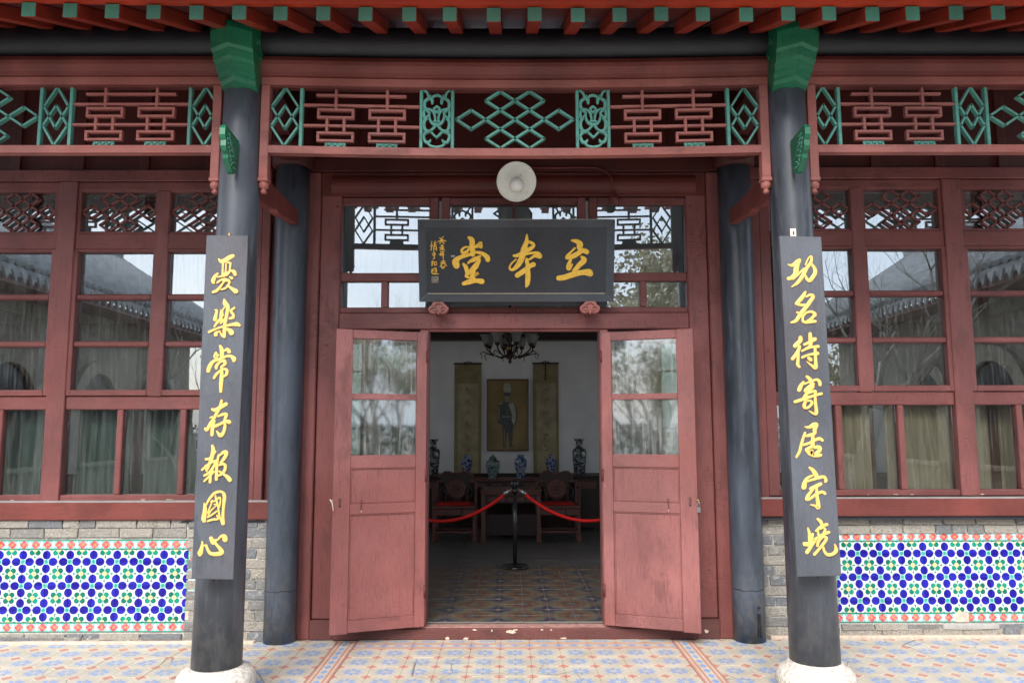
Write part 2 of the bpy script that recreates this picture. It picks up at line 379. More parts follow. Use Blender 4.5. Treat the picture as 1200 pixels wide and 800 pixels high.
# ------------------------------------------------------------------ mesh helpers
class MB:
    def __init__(s): s.v = []; s.f = []; s.sm = []
    def add(s, vs, fs, smooth=False):
        o = len(s.v); s.v += [Vector(p) for p in vs]; s.f += [tuple(i + o for i in f) for f in fs]; s.sm += [smooth] * len(fs); return s
    def box(s, x0, x1, y0, y1, z0, z1, c=0.0, xf=None):
        """box, optionally with chamfered edges"""
        x0, x1 = sorted((x0, x1)); y0, y1 = sorted((y0, y1)); z0, z1 = sorted((z0, z1))
        c = min(c, (x1 - x0) * .45, (y1 - y0) * .45, (z1 - z0) * .45)
        ctr = Vector(((x0 + x1) / 2, (y0 + y1) / 2, (z0 + z1) / 2)); h = ((x1 - x0) / 2, (y1 - y0) / 2, (z1 - z0) / 2)
        if c <= 0:
            V = [ctr + Vector((sx * h[0], sy * h[1], sz * h[2])) for sx in (-1, 1) for sy in (-1, 1) for sz in (-1, 1)]
            fs = [(0, 1, 3, 2), (4, 6, 7, 5), (0, 4, 5, 1), (2, 3, 7, 6), (0, 2, 6, 4), (1, 5, 7, 3)]
        else:
            V = []; idx = {}
            for sx in (-1, 1):
                for sy in (-1, 1):
                    for sz in (-1, 1):
                        for a in range(3):
                            q = [sx * (h[0] - c), sy * (h[1] - c), sz * (h[2] - c)]; q[a] = (sx, sy, sz)[a] * h[a]
                            idx[(sx, sy, sz, a)] = len(V); V.append(ctr + Vector(q))
            fs = []
            for a in range(3):
                b, d = [k for k in range(3) if k != a]
                for sa in (-1, 1):
                    f = []
                    for sb, sd_ in ((-1, -1), (1, -1), (1, 1), (-1, 1)):
                        k = [0, 0, 0]; k[a] = sa; k[b] = sb; k[d] = sd_; f.append(idx[(*k, a)])
                    fs.append(f)
            for a, b in ((0, 1), (0, 2), (1, 2)):
                d = 3 - a - b
                for sa in (-1, 1):
                    for sb in (-1, 1):
                        k1 = [0] * 3; k2 = [0] * 3; k1[a] = k2[a] = sa; k1[b] = k2[b] = sb; k1[d] = -1; k2[d] = 1
                        fs.append([idx[(*k1, a)], idx[(*k2, a)], idx[(*k2, b)], idx[(*k1, b)]])
            for sx in (-1, 1):
                for sy in (-1, 1):
                    for sz in (-1, 1): fs.append([idx[(sx, sy, sz, a)] for a in range(3)])
            g = []
            for f in fs:
                p = [V[i] for i in f]; n = (p[1] - p[0]).cross(p[2] - p[0])
                if n.dot(sum(p, Vector()) / len(p) - ctr) < 0: f = f[::-1]
                g.append(tuple(f))
            fs = g
        if xf: V = [xf(p) for p in V]
        return s.add(V, fs)
    def bar(s, a, b, wd, dp, up=None, ext=0.0):
        """bar of rectangular section from a to b; wd across in the plane, dp along Y (or given up)"""
        a = Vector(a); b = Vector(b); d = (b - a).normalized(); a = a - d * ext; b = b + d * ext
        u = Vector(up) if up else Vector((0, 1, 0)); sdir = d.cross(u).normalized(); u = sdir.cross(d).normalized()
        V = [p + sdir * (sx * wd / 2) + u * (sy * dp / 2) for p in (a, b) for sx, sy in ((-1, -1), (1, -1), (1, 1), (-1, 1))]
        return s.add(V, [(0, 1, 2, 3), (7, 6, 5, 4), (0, 4, 5, 1), (1, 5, 6, 2), (2, 6, 7, 3), (3, 7, 4, 0)])
    def lathe(s, prof, ctr=(0, 0, 0), n=24, axis='z', arc=None, cap=True):
        ctr = Vector(ctr); V = []; k = len(prof)
        for r, h in prof:
            for j in range(n):
                t = 2 * pi * j / n; p = (r * math.cos(t), r * math.sin(t), h)
                if axis == 'y': p = (p[0], p[2], p[1])
                if axis == 'x': p = (p[2], p[0], p[1])
                V.append(ctr + Vector(p))
        fs = []
        for i in range(k - 1):
            for j in range(n):
                a = i * n + j; b = i * n + (j + 1) % n; q = (a, b, b + n, a + n)
                fs.append(q[::-1] if axis == 'y' else q)
        if cap:
            f0 = tuple(range(n))[::-1]; f1 = tuple((k - 1) * n + j for j in range(n))
            if axis == 'y': f0, f1 = f0[::-1], f1[::-1]
            s.add(V, fs, True); o = len(s.v) - len(V)
            s.f += [tuple(i + o for i in f0), tuple(i + o for i in f1)]; s.sm += [False, False]
            return s
        return s.add(V, fs, True)
    def tube(s, pts, rad, n=8, closed=False):
        pts = [Vector(p) for p in pts]; rad = rad if isinstance(rad, (list, tuple)) else [rad] * len(pts)
        V = []; prev = None
        for i, p in enumerate(pts):
            d = (pts[min(i + 1, len(pts) - 1)] - pts[max(i - 1, 0)]).normalized()
            if prev is None: prev = d.orthogonal().normalized()
            u = (prev - d * prev.dot(d)).normalized(); prev = u; q = d.cross(u)
            V += [p + (u * math.cos(2 * pi * j / n) + q * math.sin(2 * pi * j / n)) * rad[i] for j in range(n)]
        fs = [(i * n + j, i * n + (j + 1) % n, (i + 1) * n + (j + 1) % n, (i + 1) * n + j) for i in range(len(pts) - 1) for j in range(n)]
        s.add(V, fs, True); o = len(s.v) - len(V)
        s.f += [tuple(o + j for j in range(n))[::-1], tuple(o + (len(pts) - 1) * n + j for j in range(n))]; s.sm += [False, False]
        return s
    def prism(s, poly, y0, y1, plane='xz', smooth=False):
        """extrude a simple polygon given in x,z along y (or in y,z along x)"""
        n = len(poly)
        mk = (lambda p, t: (p[0], t, p[1])) if plane == 'xz' else ((lambda p, t: (t, p[0], p[1])) if plane == 'yz' else (lambda p, t: (p[0], p[1], t)))
        V = [mk(p, y0) for p in poly] + [mk(p, y1) for p in poly]
        return s.add(V, [tuple(range(n)), tuple(range(2 * n - 1, n - 1, -1))] + [(i, i + n, (i + 1) % n + n, (i + 1) % n) for i in range(n)], smooth)
    def mesh(s, name, mat, origin=(0, 0, 0), fixn=False):
        o = Vector(origin); me = bpy.data.meshes.new(name); me.from_pydata([tuple(p - o) for p in s.v], [], s.f)
        me.polygons.foreach_set('use_smooth', s.sm)
        if fixn:
            bm = bmesh.new(); bm.from_mesh(me); bmesh.ops.recalc_face_normals(bm, faces=bm.faces); bm.to_mesh(me); bm.free()
        if mat: me.materials.append(M[mat] if isinstance(mat, str) else mat)
        return me
    def build(s, name, mat, parent=None, fixn=False, **k):
        o = bpy.data.objects.new(name, s.mesh(name, mat, world_loc(parent), fixn)); C.objects.link(o)
        if parent: o.parent = parent
        for a, b in k.items(): o[a] = b
        return o
def world_loc(o):
    v = Vector((0, 0, 0))
    while o: v += o.location; o = o.parent
    return v
def put(name, me, parent, loc, rot=(0, 0, 0), scale=None):
    o = bpy.data.objects.new(name, me); C.objects.link(o); o.parent = parent
    o.location = Vector(loc) - world_loc(parent); o.rotation_euler = rot
    if scale: o.scale = scale
    return o
def thing(name, label, cat, loc=(0, 0, 0), group=None):
    o = bpy.data.objects.new(name, None); C.objects.link(o); o.location = loc; o.empty_display_size = .1
    o['label'] = label; o['category'] = cat
    if group: o['group'] = group
    return o
def tag(o, label, cat, group=None):
    o['label'] = label; o['category'] = cat
    if group: o['group'] = group
    return o
def relabel(o, label): o['label'] = label
def copy_tree(o, parent=None):
    c = o.copy(); C.objects.link(c); c.parent = parent
    for ch in list(o.children): copy_tree(ch, c)
    return c
def box(name, mat, parent, x0, x1, y0, y1, z0, z1, c=.004, **k): return MB().box(x0, x1, y0, y1, z0, z1, c).build(name, mat, parent, **k)

def cat_rom(P, n=6):
    if len(P) < 3: 
        return [tuple(P[0][k] + (P[-1][k] - P[0][k]) * i / n for k in range(3)) for i in range(n + 1)] if len(P) == 2 else P
    Q = [P[0]] + list(P) + [P[-1]]; o = []
    for i in range(1, len(Q) - 2):
        a, b, c, d = Q[i - 1:i + 3]
        for j in range(n):
            t = j / n; o.append(tuple(.5 * (2 * b[k] + (c[k] - a[k]) * t + (2 * a[k] - 5 * b[k] + 4 * c[k] - d[k]) * t * t + (3 * b[k] - a[k] - 3 * c[k] + d[k]) * t ** 3) for k in range(3)))
    o.append(P[-1]); return o
def brush(mb, pts, mapf, nrm, h, k, bevel=.72):
    """one brush stroke as a raised rounded ribbon; pts (x, y, width) in drawing units, mapf -> world point on the board"""
    q = cat_rom(pts); n = len(q); left = []; right = []
    def nor(i):
        a = q[max(i - 1, 0)]; b = q[min(i + 1, n - 1)]; dx, dy = b[0] - a[0], b[1] - a[1]; l = math.hypot(dx, dy) or 1
        return -dy / l, dx / l
    ring = []
    for i in range(n):
        nx, ny = nor(i); ring.append((q[i][0], q[i][1], nx, ny, q[i][2] / 2))
    sx, sy, nx, ny, r = ring[-1]; capE = [(sx, sy, nx * math.cos(t) + ny * math.sin(t), ny * math.cos(t) - nx * math.sin(t), r) for t in (pi / 4, pi / 2, 3 * pi / 4)]
    sx, sy, nx, ny, r = ring[0]; capS = [(sx, sy, -nx * math.cos(t) - ny * math.sin(t), -ny * math.cos(t) + nx * math.sin(t), r) for t in (pi / 4, pi / 2, 3 * pi / 4)]
    outl = ring + capE + [(a, b, -c, -d, e) for a, b, c, d, e in ring[::-1]] + capS
    m = len(outl); V = []
    for lvl, (off, sc) in enumerate(((0, 1.0), (h * .6, 1.0), (h, bevel))):
        for a, b, c, d, e in outl: V.append(mapf(a + c * e * sc, b + d * e * sc) + nrm * (off + k * (1 if lvl else 0)))
    fs = []
    for l in (0, 1):
        for i in range(m): j = (i + 1) % m; fs.append((l * m + i, l * m + j, (l + 1) * m + j, (l + 1) * m + i))
    # top: quads between left and right sides
    nn = n
    for i in range(nn - 1):
        li, lj = i, i + 1; ri, rj = (nn + 3) + (nn - 1 - i), (nn + 3) + (nn - 2 - i)
        fs.append((2 * m + li, 2 * m + lj, 2 * m + rj, 2 * m + ri))
    fs.append(tuple(2 * m + i for i in ([nn - 1] + list(range(nn, nn + 3)) + [nn + 3])))
    fs.append(tuple(2 * m + i for i in ([2 * nn + 2] + list(range(2 * nn + 3, 2 * nn + 6)) + [0])))
    mb.add(V, fs, False)
def P(s): return [[tuple(float(v) for v in p.split(',')) for p in st.split()] for st in s.split('/')]

# ================================================================== SETTING: ground, floors
box('courtyard_ground', 'paving', None, -60, 60, -60, 3.55, -.45, -.16, 0, kind='structure')
terr = box('ground', 'paving', None, -600, 600, -600, 600, -.9, -.47, 0, kind='structure')
porch = box('porch_floor', 'floor_field', None, -6.5, 6.5, 3.56, 6.1, -.44, -.012, .0, kind='structure')
rimb = box('step_edge', 'stone_grey', porch, -6.5, 6.5, 3.30, 3.556, -.44, -.004, .012)
tm = MB().box(-.1043, .1043, -.1043, .1043, -.010, 0, .0012).mesh('tile', 'floor_tile')
bm_ = MB().box(-.0742, .0742, -.1043, .1043, -.010, 0, .0012).mesh('band_tile', 'band_tile')
def tile(me, x, y, rz=0, sc=None):
    t = put('tile', me, porch, (x, y, R.uniform(-.0008, .0008)), (R.uniform(-.003, .003), R.uniform(-.003, .003), rz), sc); return t
for j in range(-3, 3):                       # centre carpet: eleven tiles wide
    for i in range(11): tile(tm, TX + (i + .5) * TA, TY + (j + .5) * TA + (0 if j < 2 else 0))
for sgn in (-1, 1):
    for j in range(-3, 4):
        y = TY + (j + .5) * TA
        if y < 5.9: tile(bm_, sgn * 1.2325, y)
        for i in range(12):
            x = sgn * (1.3085 + (i + .5) * TA)
            if y < 5.93 or (y < 6.0 and abs(x) < 1.7): tile(tm, x, y)
for i in range(11): tile(bm_, TX + (i + .5) * TA, TY + 3 * TA + .0755, pi / 2)
for i in range(11):                          # narrow plain strip against the threshold
    put('tile', tm, porch, (TX + (i + .5) * TA, TY + 3 * TA + .151 + .045, -.0012), (0, 0, 0), (1, .42, 1))

# hall floor
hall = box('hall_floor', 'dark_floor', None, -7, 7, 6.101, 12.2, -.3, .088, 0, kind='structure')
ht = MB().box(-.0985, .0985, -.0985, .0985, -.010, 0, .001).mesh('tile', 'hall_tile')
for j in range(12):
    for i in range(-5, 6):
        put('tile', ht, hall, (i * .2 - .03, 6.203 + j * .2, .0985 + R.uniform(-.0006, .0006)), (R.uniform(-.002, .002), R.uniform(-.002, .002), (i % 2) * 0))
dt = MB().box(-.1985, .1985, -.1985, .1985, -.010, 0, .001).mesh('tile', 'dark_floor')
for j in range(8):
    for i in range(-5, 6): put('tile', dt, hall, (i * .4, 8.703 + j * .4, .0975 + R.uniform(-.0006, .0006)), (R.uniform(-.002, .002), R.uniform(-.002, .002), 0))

# ================================================================== BRICK DADO WALLS with glazed tile panels
def brick_mesh(l, h=.066, d=.11):
    b = MB(); b.box(-l / 2, l / 2, -d / 2, d / 2, -h / 2, h / 2, .004); 
    for p in b.v: p += Vector((R.uniform(-1, 1), R.uniform(-1, 1), R.uniform(-1, 1))) * .0036
    return b.mesh('brick', 'brick')
BM = {l: [brick_mesh(l) for _ in range(3)] for l in (.245, .118, .075, .30)}
MIR = {}
def flower_mesh(ix, iz):
    b = MB().box(.0008, TW - .0008, -.006, .006, .0008, TW - .0008, .001); return b.mesh('tile', 'glaze_flower')
FM = flower_mesh(0, 0)
BT = MB().box(-TW + .0006, TW - .0006, -.007, .007, -.034, .034, .0015).mesh('border_tile', 'glaze_border')
def dado(sgn, Y, label, tw, zb):
    """brick wall under the window with its panel of glazed tiles; front face at Y"""
    w = thing('brick_wall', label, 'wall', (sgn * 3.2, Y + .15, 0), 'low brick walls under the windows')
    s = tw / TW                                  # horizontal stretch of this wall's tiles
    box('core', 'mortar', w, sgn * 1.84, sgn * 5.6, Y + .0025, Y + .30, -.1, .885, 0)
    xe = sgn * 2.405                             # end of the tile panel
    # bricks of the pier beside the column
    n = 0
    for r in range(12):
        z = .037 + r * .0745
        x = 1.835; k = 0
        while x < 2.40:
            l = (.245, .118)[(r + k) % 2] if k else (.118, .245, .075)[r % 3]
            l = min(l, 2.43 - x)
            if l < .05: break
            me = R.choice(BM[.245 if l > .18 else (.118 if l > .09 else .075)])
            base_l = .245 if l > .18 else (.118 if l > .09 else .075)
            put('brick', me, w, (sgn * (x + l / 2), Y + .047 + R.uniform(-.003, .003), z), (0, 0, R.uniform(-.006, .006)), ((l / base_l) * .985, 1, 1)); x += l + .006; k += 1
    # courses above and below the panel
    for z, h in ((.853, .060), (.785, .064)):
        x = 2.44 if sgn > 0 else 2.44
        while x < 5.3:
            l = R.choice((.245, .30, .245, .118)); me = R.choice(BM[l])
            put('brick', me, w, (sgn * (x + l / 2), Y + .04 + R.uniform(-.006, .004), z), (0, 0, R.uniform(-.006, .006)), (.985, 1, h / .066)); x += l + .005
    zlow = zb - .012
    for z, h in ((zlow - .022, .040), (zlow * .35, max(.03, zlow * .6))):
        x = 2.44
        while x < 5.3:
            l = R.choice((.245, .30, .30, .118)); me = R.choice(BM[l])
            put('brick', me, w, (sgn * (x + l / 2), Y + .045 + R.uniform(-.012, .004), z), (0, R.uniform(-.01, .01), R.uniform(-.008, .008)), (.985, 1, h / .066)); x += l + .004
    # flower tiles: 6 rows, alternately mirrored so that four tiles make one flower
    z0 = zb + .072
    cols = 34
    for i in range(cols):
        for j in range(6):
            # blue flower centres on odd joints
            bx = (i % 2 == 0); bz = (j % 2 == 1)
            x = 2.425 + i * tw
            sx = s if bx else -s; sz = 1 if bz else -1
            # tile local origin = blue centre
            ox = x if bx else x + tw; oz = z0 + j * TW if bz else z0 + (j + 1) * TW
            rx = (-.001, .001)[(i + j) % 2]
            o = put('tile', FM, w, (sgn * ox, Y - .001 + R.uniform(-.0008, .0008), oz), (rx, 0, 0), (sgn * sx, 1, sz))
    zt = z0 + 6 * TW + .036
    for i in range(cols // 2):
        x = 2.425 + (2 * i + 1) * tw
        put('border_tile', BT, w, (sgn * x, Y + .002, zt), (0, 0, 0), (s, 1, 1)); put('border_tile', BT, w, (sgn * x, Y + .002, z0 - .037), (0, 0, 0), (s, 1, 1))
    for k in range(3):
        if k == 0 and sgn < 0: continue
        put('border_tile', BT, w, (sgn * (2.425 - .036), Y + .003, z0 + TW + k * 2 * TW), (0, pi / 2, 0), (1, 1, 1))
    if sgn > 0:
        MB().box(3.30, 3.40, Y - .008, Y, z0 - .07, z0 + .0, .002).build('plaster_patch', 'plaster', w)
        MB().box(3.20, 3.62, Y - .02, Y, .055, .095, .006).build('cement_patch', 'stone_grey', w)
    else:
        MB().box(-2.45, -2.40, Y - .005, Y, z0 + .01, z0 + .15, .003).build('plaster_patch', 'plaster', w)
    MB().box(sgn * 1.9, sgn * 5.4, Y - .05, Y - .005, -.011, .018, .006).build('mortar_fillet', 'plaster', w)
    return w
dado(-1, 5.93, 'brick wall with blue flower tiles left of the door, stained grey bricks at its foot', .0868, .075)
dado(1, 6.02, 'brick wall with blue flower tiles right of the door, patched cement at its foot', .0825, .105)

# ================================================================== TIMBER WINDOW WALLS
def bar_lattice(mb, cx, cz, uw, uh, Y, cells, wd, dp, clip=None):
    segs = set()
    for i, j in cells:
        pts = [(i - 1, j), (i, j + 1), (i + 1, j), (i, j - 1)]
        for k in range(4):
            a, b = pts[k], pts[(k + 1) % 4]; segs.add((min(a, b), max(a, b)))
    for a, b in sorted(segs):
        mb.bar((cx + a[0] * uw, Y, cz + a[1] * uh), (cx + b[0] * uw, Y, cz + b[1] * uh), wd, dp, ext=wd * .3)
CELLS = [(-3, 0), (3, 0), (-1, 2), (1, 2), (-1, 0), (1, 0), (0, 1), (0, -1), (-1, -2), (1, -2)]
def window_wall(sgn, off, dz, Y, label):
    X = lambda a: sgn * (a + off)
    w = thing('window_wall', label, 'window', (sgn * 3.2, Y, 1.03), 'timber window walls beside the door')
    d0, d1 = Y - .03, Y + .07
    def post(a, b, z0, z1, y0=d0): return box('post', 'red', w, X(a), X(b), y0, d1, z0 + dz, z1 + dz, .006)
    def rail(a, b, z0, z1, y0=d0 + .008): return box('rail', 'red_h', w, X(a), X(b), y0, d1 - .004, z0 + dz, z1 + dz, .006)
    post(1.90, 1.965, .97, 3.5235); box('post', 'red', w, X(1.968), X(2.055), d0 + .012, d1, 1.02 + dz, 3.5235 + dz, .006)
    post(3.44, 3.585, 1.02, 3.5235, d0 - .004); post(4.55, 4.70, 1.02, 3.5235, d0 - .004)
    for a, b in ((2.055, 3.44), (3.585, 4.55), (4.70, 5.6)):
        rail(a, b, 3.45, 3.52); rail(a, b, 2.975, 3.10); rail(a, b, 1.715, 1.815, d0 + .014); rail(a, b, 1.02, 1.068)
    lattices = []
    for pi_, (a, b) in enumerate(((2.12, 2.70), (2.82, 3.41), (3.62, 4.16), (4.26, 4.50), (4.75, 5.3))):
        # transom light: sash frame, pane, diamond fretwork
        f = MB(); z0, z1 = 3.115 + dz, 3.45 + dz
        f.box(X(a - .04), X(a), d0 + .012, d1 - .02, z0 - .02, z1 + .005, .003); f.box(X(b), X(b + .03), d0 + .012, d1 - .02, z0 - .02, z1 + .005, .003)
        f.box(X(a), X(b), d0 + .014, d1 - .02, z1 - .012, z1 + .01, .003); f.box(X(a), X(b), d0 + .014, d1 - .02, z0 - .02, z0 + .004, .003)
        s = f.build('transom_sash', 'red_h', w)
        lm = MB(); uw = (b - a) / 8; bar_lattice(lm, X((a + b) / 2), (z0 + z1) / 2 - .003, uw, (z1 - z0 - .02) / 6, Y + .006, CELLS, .018, .024); lm.build('diamond_fretwork', 'red_h', s)
        box('pane', 'glass', s, X(a), X(b), Y + .040, Y + .044, z0, z1, 0)
        # tall sash of three lights
        f = MB(); z0, z1 = 1.867 + dz, 2.955 + dz
        f.box(X(a - .045), X(a), d0 + .006, d1 - .015, z0 - .045, z1 + .02, .004); f.box(X(b), X(b + .035), d0 + .006, d1 - .015, z0 - .045, z1 + .02, .004)
        s = f.build('casement', 'red', w)
        MB().box(X(a), X(b), d0 + .008, d1 - .015, z1, z1 + .02, .003).box(X(a), X(b), d0 + .004, d1 - .015, z0 - .045, z0, .003).build('casement_rail', 'red_h', s)
        for zz in (2.596, 2.224): MB().box(X(a), X(b), d0 + .012, d1 - .025, zz - .022 + dz, zz + .022 + dz, .010).build('glazing_bar', 'red_h', s)
        for q0, q1, g in ((2.618, 2.955, 'glass'), (2.246, 2.574, 'glass_dusty' if pi_ != 0 else 'glass'), (1.867, 2.202, 'glass_dusty')):
            tl = R.uniform(-.012, .012)
            MB().box(X(a), X(b), Y + .030, Y + .034, q0 + dz, q1 + dz, 0, xf=lambda p, t=tl, c=X((a + b) / 2): Vector((p.x, p.y + (p.x - c) * t, p.z))).build('pane', g, s)
    box('mullion', 'red', w, X(2.705), X(2.80), d0 + .004, d1 - .02, 1.816 + dz, 3.449 + dz, .005)
    box('mullion', 'red', w, X(4.19), X(4.235), d0 + .004, d1 - .02, 1.816 + dz, 3.449 + dz, .005)
    for a, b in ((2.06, 2.508), (2.555, 2.99), (3.04, 3.435), (3.605, 3.92), (3.96, 4.30), (4.34, 4.54)):
        box('lower_pane', 'glass_low', w, X(a), X(b), Y + .024, Y + .028, 1.068 + dz, 1.715 + dz, 0)
    for a in (2.531, 3.015, 3.94, 4.32): box('mullion', 'red', w, X(a - .024), X(a + .024), d0 + .012, d1 - .02, 1.068 + dz, 1.715 + dz, .006)
    # frieze boards over the window with cover battens
    box('frieze_board', 'red_roof_shade', w, X(1.86), X(5.6), Y + .01, Y + .05, 3.62 + dz, 4.35, .003)
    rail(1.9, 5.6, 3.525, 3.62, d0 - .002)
    for a in (2.40, 2.93, 3.45, 3.96, 4.5): box('batten', 'red_roof_shade', w, X(a - .035), X(a + .035), Y - .012, Y + .008, 3.622 + dz, 4.3, .004)
    # sill
    s = MB().box(sgn * 1.805, sgn * 5.6, Y - .17, Y + .10, .888 + dz * .5, 1.018 + dz * .5, .008).build('sill', 'red_sill', w)
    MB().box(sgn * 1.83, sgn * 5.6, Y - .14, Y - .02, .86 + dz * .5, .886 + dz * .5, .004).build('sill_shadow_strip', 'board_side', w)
    MB().box(sgn * 1.81, sgn * 5.6, Y - .162, Y - .035, 1.0185 + dz * .5, 1.0215 + dz * .5, .001).build('sill_dust', 'stone_grey', s)
    for k in range(5):                           # flaking old putty on the bottom rail
        a = R.uniform(2.3, 3.9); z = 1.028 + dz
        MB().lathe([(.004 + R.random() * .010, 0), (.002, .004)], (0, 0, 0), 6, 'z').mesh('paint_flake', 'plaster')
        l = R.uniform(.008, .035)
        MB().box(X(a), X(a + l), d0 - .001, d0 + .006, z, z + R.uniform(.004, .010), .002).build('paint_flake', 'scroll_paper' if k % 2 else 'plaster', w)
    return w
window_wall(-1, .025, -.012, 6.06, 'dark red timber window wall left of the door with fretwork transoms reflecting a tiled roof')
window_wall(1, -.012, .012, 6.08, 'dark red timber window wall right of the door, beige curtains behind its lower panes')

# ================================================================== DOOR SURROUND
ds = thing('door_surround', 'tall dark red timber door frame with glazed transom above the open double door', 'door frame', (0, 6.05, 0))
for s in (-1, 1):
    X = lambda a: s * a
    box('post', 'red', ds, X(1.532), X(1.66), 6.015, 6.20, -.01, 3.58, .008)
    box('post', 'red', ds, X(1.372), X(1.530), 6.045, 6.20, .135, 3.42, .006)
    box('post', 'red', ds, X(1.662), X(1.935), 6.09, 6.18, -.01, 3.60, .004)
    box('plinth_block', 'red_plinth', ds, X(1.36), X(1.534), 6.012, 6.19, -.01, .132, .004)
    # fixed side panel behind the folded leaf
    for z0, z1 in ((.10, .185), (1.0, 1.35), (1.768, 1.812), (2.22, 2.31)): box('sidelight_rail', 'red_h', ds, X(.80), X(1.305), 6.077, 6.12, z0, z1, .003)
    for a, b in ((.735, .799), (1.306, 1.370)): box('sidelight_stile', 'red', ds, X(a), X(b), 6.075, 6.12, .10, 2.31, .003)
    box('sidelight_panel', 'red', ds, X(.80), X(1.305), 6.09, 6.11, .185, 1.0, .003)
    for z0, z1 in ((1.35, 1.768), (1.812, 2.22)): box('pane', 'glass', ds, X(.80), X(1.305), 6.094, 6.098, z0, z1, 0)
    box('jamb', 'red_door', ds, X(.668), X(.733), 6.035, 6.20, .09, 2.318, .005)
    # transom lights
    f = MB(); 
    for a, b in ((1.366, 1.405), (.60, .668)): f.box(X(a), X(b), 6.055, 6.13, 2.455, 3.385, .005)
    f.build('transom_stile', 'red_h', ds)
    for z0, z1 in ((3.328, 3.385), (2.708, 2.775), (2.455, 2.50)): box('transom_rail', 'red_h', ds, X(.668), X(1.366), 6.06, 6.13, z0, z1, .005)
    box('glazing_bar', 'red', ds, X(.995), X(1.048), 6.062, 6.12, 2.50, 2.708, .005)
    box('glazing_bar', 'red', ds, X(.508), X(.575), 6.058, 6.13, 2.455, 3.385, .005)
    for z0, z1 in ((3.328, 3.385), (2.708, 2.775), (2.455, 2.50)): box('transom_rail', 'red_h', ds, X(.010), X(.508), 6.064, 6.13, z0, z1, .005)
    for a, b, z0, z1 in ((.668, 1.366, 2.775, 3.328), (1.048, 1.366, 2.5, 2.708), (.668, .995, 2.5, 2.708), (.010, .508, 2.775, 3.328), (.010, .508, 2.5, 2.708)):
        MB().box(X(a), X(b), 6.100, 6.104, z0, z1, 0, xf=lambda p: Vector((p.x, p.y - (p.z - 2.9) * .0095, p.z))).build('pane', 'glass_sky', ds)
    box('hinge', 'red_dark', ds, X(1.395), X(1.412), 6.035, 6.045, 3.30, 3.315, .002)
box('glazing_bar', 'red', ds, -.010, .010, 6.062, 6.13, 2.455, 3.385, .003)
box('head_rail', 'red_h', ds, -1.370, 1.370, 6.03, 6.20, 2.322, 2.452, .008)
box('head_bead', 'red_dark', ds, -.668, .668, 6.026, 6.045, 2.300, 2.3205, .004)
# rounded header moulding
prof = [(5.985 + .075 * (1 - math.sin(t)) , 3.402 + .16 * (1 - math.cos(t)) / 2) for t in [pi * k / 10 for k in range(11)]]
MB().prism([(6.06, 3.40)] + prof + [(6.06, 3.563)], -1.445, 1.445, 'yz').build('header_moulding', 'red_dark', ds, fixn=True)
box('header_rail', 'red_dark', ds, -1.53, 1.53, 6.04, 6.18, 3.39, 3.585, .004)
box('header_rail', 'red_roof_shade', ds, -1.66, 1.66, 6.02, 6.18, 3.588, 3.70, .006)
box('frieze_board', 'red_roof_shade', ds, -1.90, 1.90, 6.07, 6.12, 3.705, 4.35, .003)
for a in (-1.2, -.6, 0, .6, 1.2): box('batten', 'red_roof_shade', ds, a - .035, a + .035, 6.048, 6.068, 3.706, 4.3, .004)
th = box('threshold', 'red_plinth', ds, -1.358, 1.358, 5.99, 6.098, -.01, .080, .010)
MB().box(-1.35, 1.35, 6.002, 6.097, .0795, .0845, .002).build('worn_top', 'threshold_top', th)
for a, z, l, h, m_ in ((-.02, .055, .075, .030, 'plaster'), (.005, .066, .05, .012, 'plaster'), (-.50, .006, .05, .022, 'plaster'), (-.36, .004, .04, .022, 'plaster'), (.36, .006, .05, .012, 'plaster'),
                    (-.30, .068, .03, .010, 'ivory'), (-.17, .062, .012, .022, 'ivory'), (.20, .068, .02, .010, 'ivory'), (.27, .066, .015, .010, 'ivory'), (1.43, .05, .035, .03, 'plaster')):
    pts = [(a + l * .5 * math.cos(t) * R.uniform(.35, 1.35), z + h * .5 * math.sin(t) * R.uniform(.35, 1.3)) for t in [2 * pi * k / 9 for k in range(9)]]
    yf = 5.9885 if a < 1.4 else 6.0105
    MB().prism(pts, yf - .0015, yf + .002).build('paint_chip', m_, th, fixn=True)

# carved cloud brackets carrying the signboard
CL = [(340, 215), (640, 215), (700, 280), (760, 330), (825, 400), (820, 490), (760, 570), (690, 605), (600, 600), (545, 550), (520, 610), (490, 610), (465, 555), (430, 595), (340, 605), (250, 570), (200, 500), (190, 410), (240, 350), (290, 320), (310, 260)]
for cx_, s in ((514.0, 1), (691.5, -1)):
    c0 = W(cx_, 360.5, 5.85); k = 5.85 / F / 26.67 * 1.0
    mp_ = lambda x, y: Vector((c0.x + s * (x - 510) * k, 5.85, c0.z - (y - 410) * k))
    poly = [(mp_(x, y).x, mp_(x, y).z) for x, y in CL]
    box('bracket_arm', 'red_h', ds, c0.x - .035, c0.x + .035, 5.886, 6.028, c0.z - .035, c0.z + .02, .004)
    b = MB().prism(poly, 5.85, 5.885).build('cloud_bracket', 'pink', ds, fixn=True)
    sm = MB()
    for st in P("470,480,30 400,560,34 300,560,34 240,480,34 280,400,34 380,370,34 440,420,30 430,490,28 370,490,26 350,460,22/550,480,30 620,560,34 720,560,34 780,480,34 740,400,34 640,370,34 580,420,30 590,490,28 650,490,26 670,460,22/380,340,20 440,280,24 510,260,26 580,280,24 640,340,20"):
        brush(sm, st, mp_, Vector((0, -1, 0)), .016, .0004)
    sm.build('scroll_carving', 'pink', b, fixn=True)

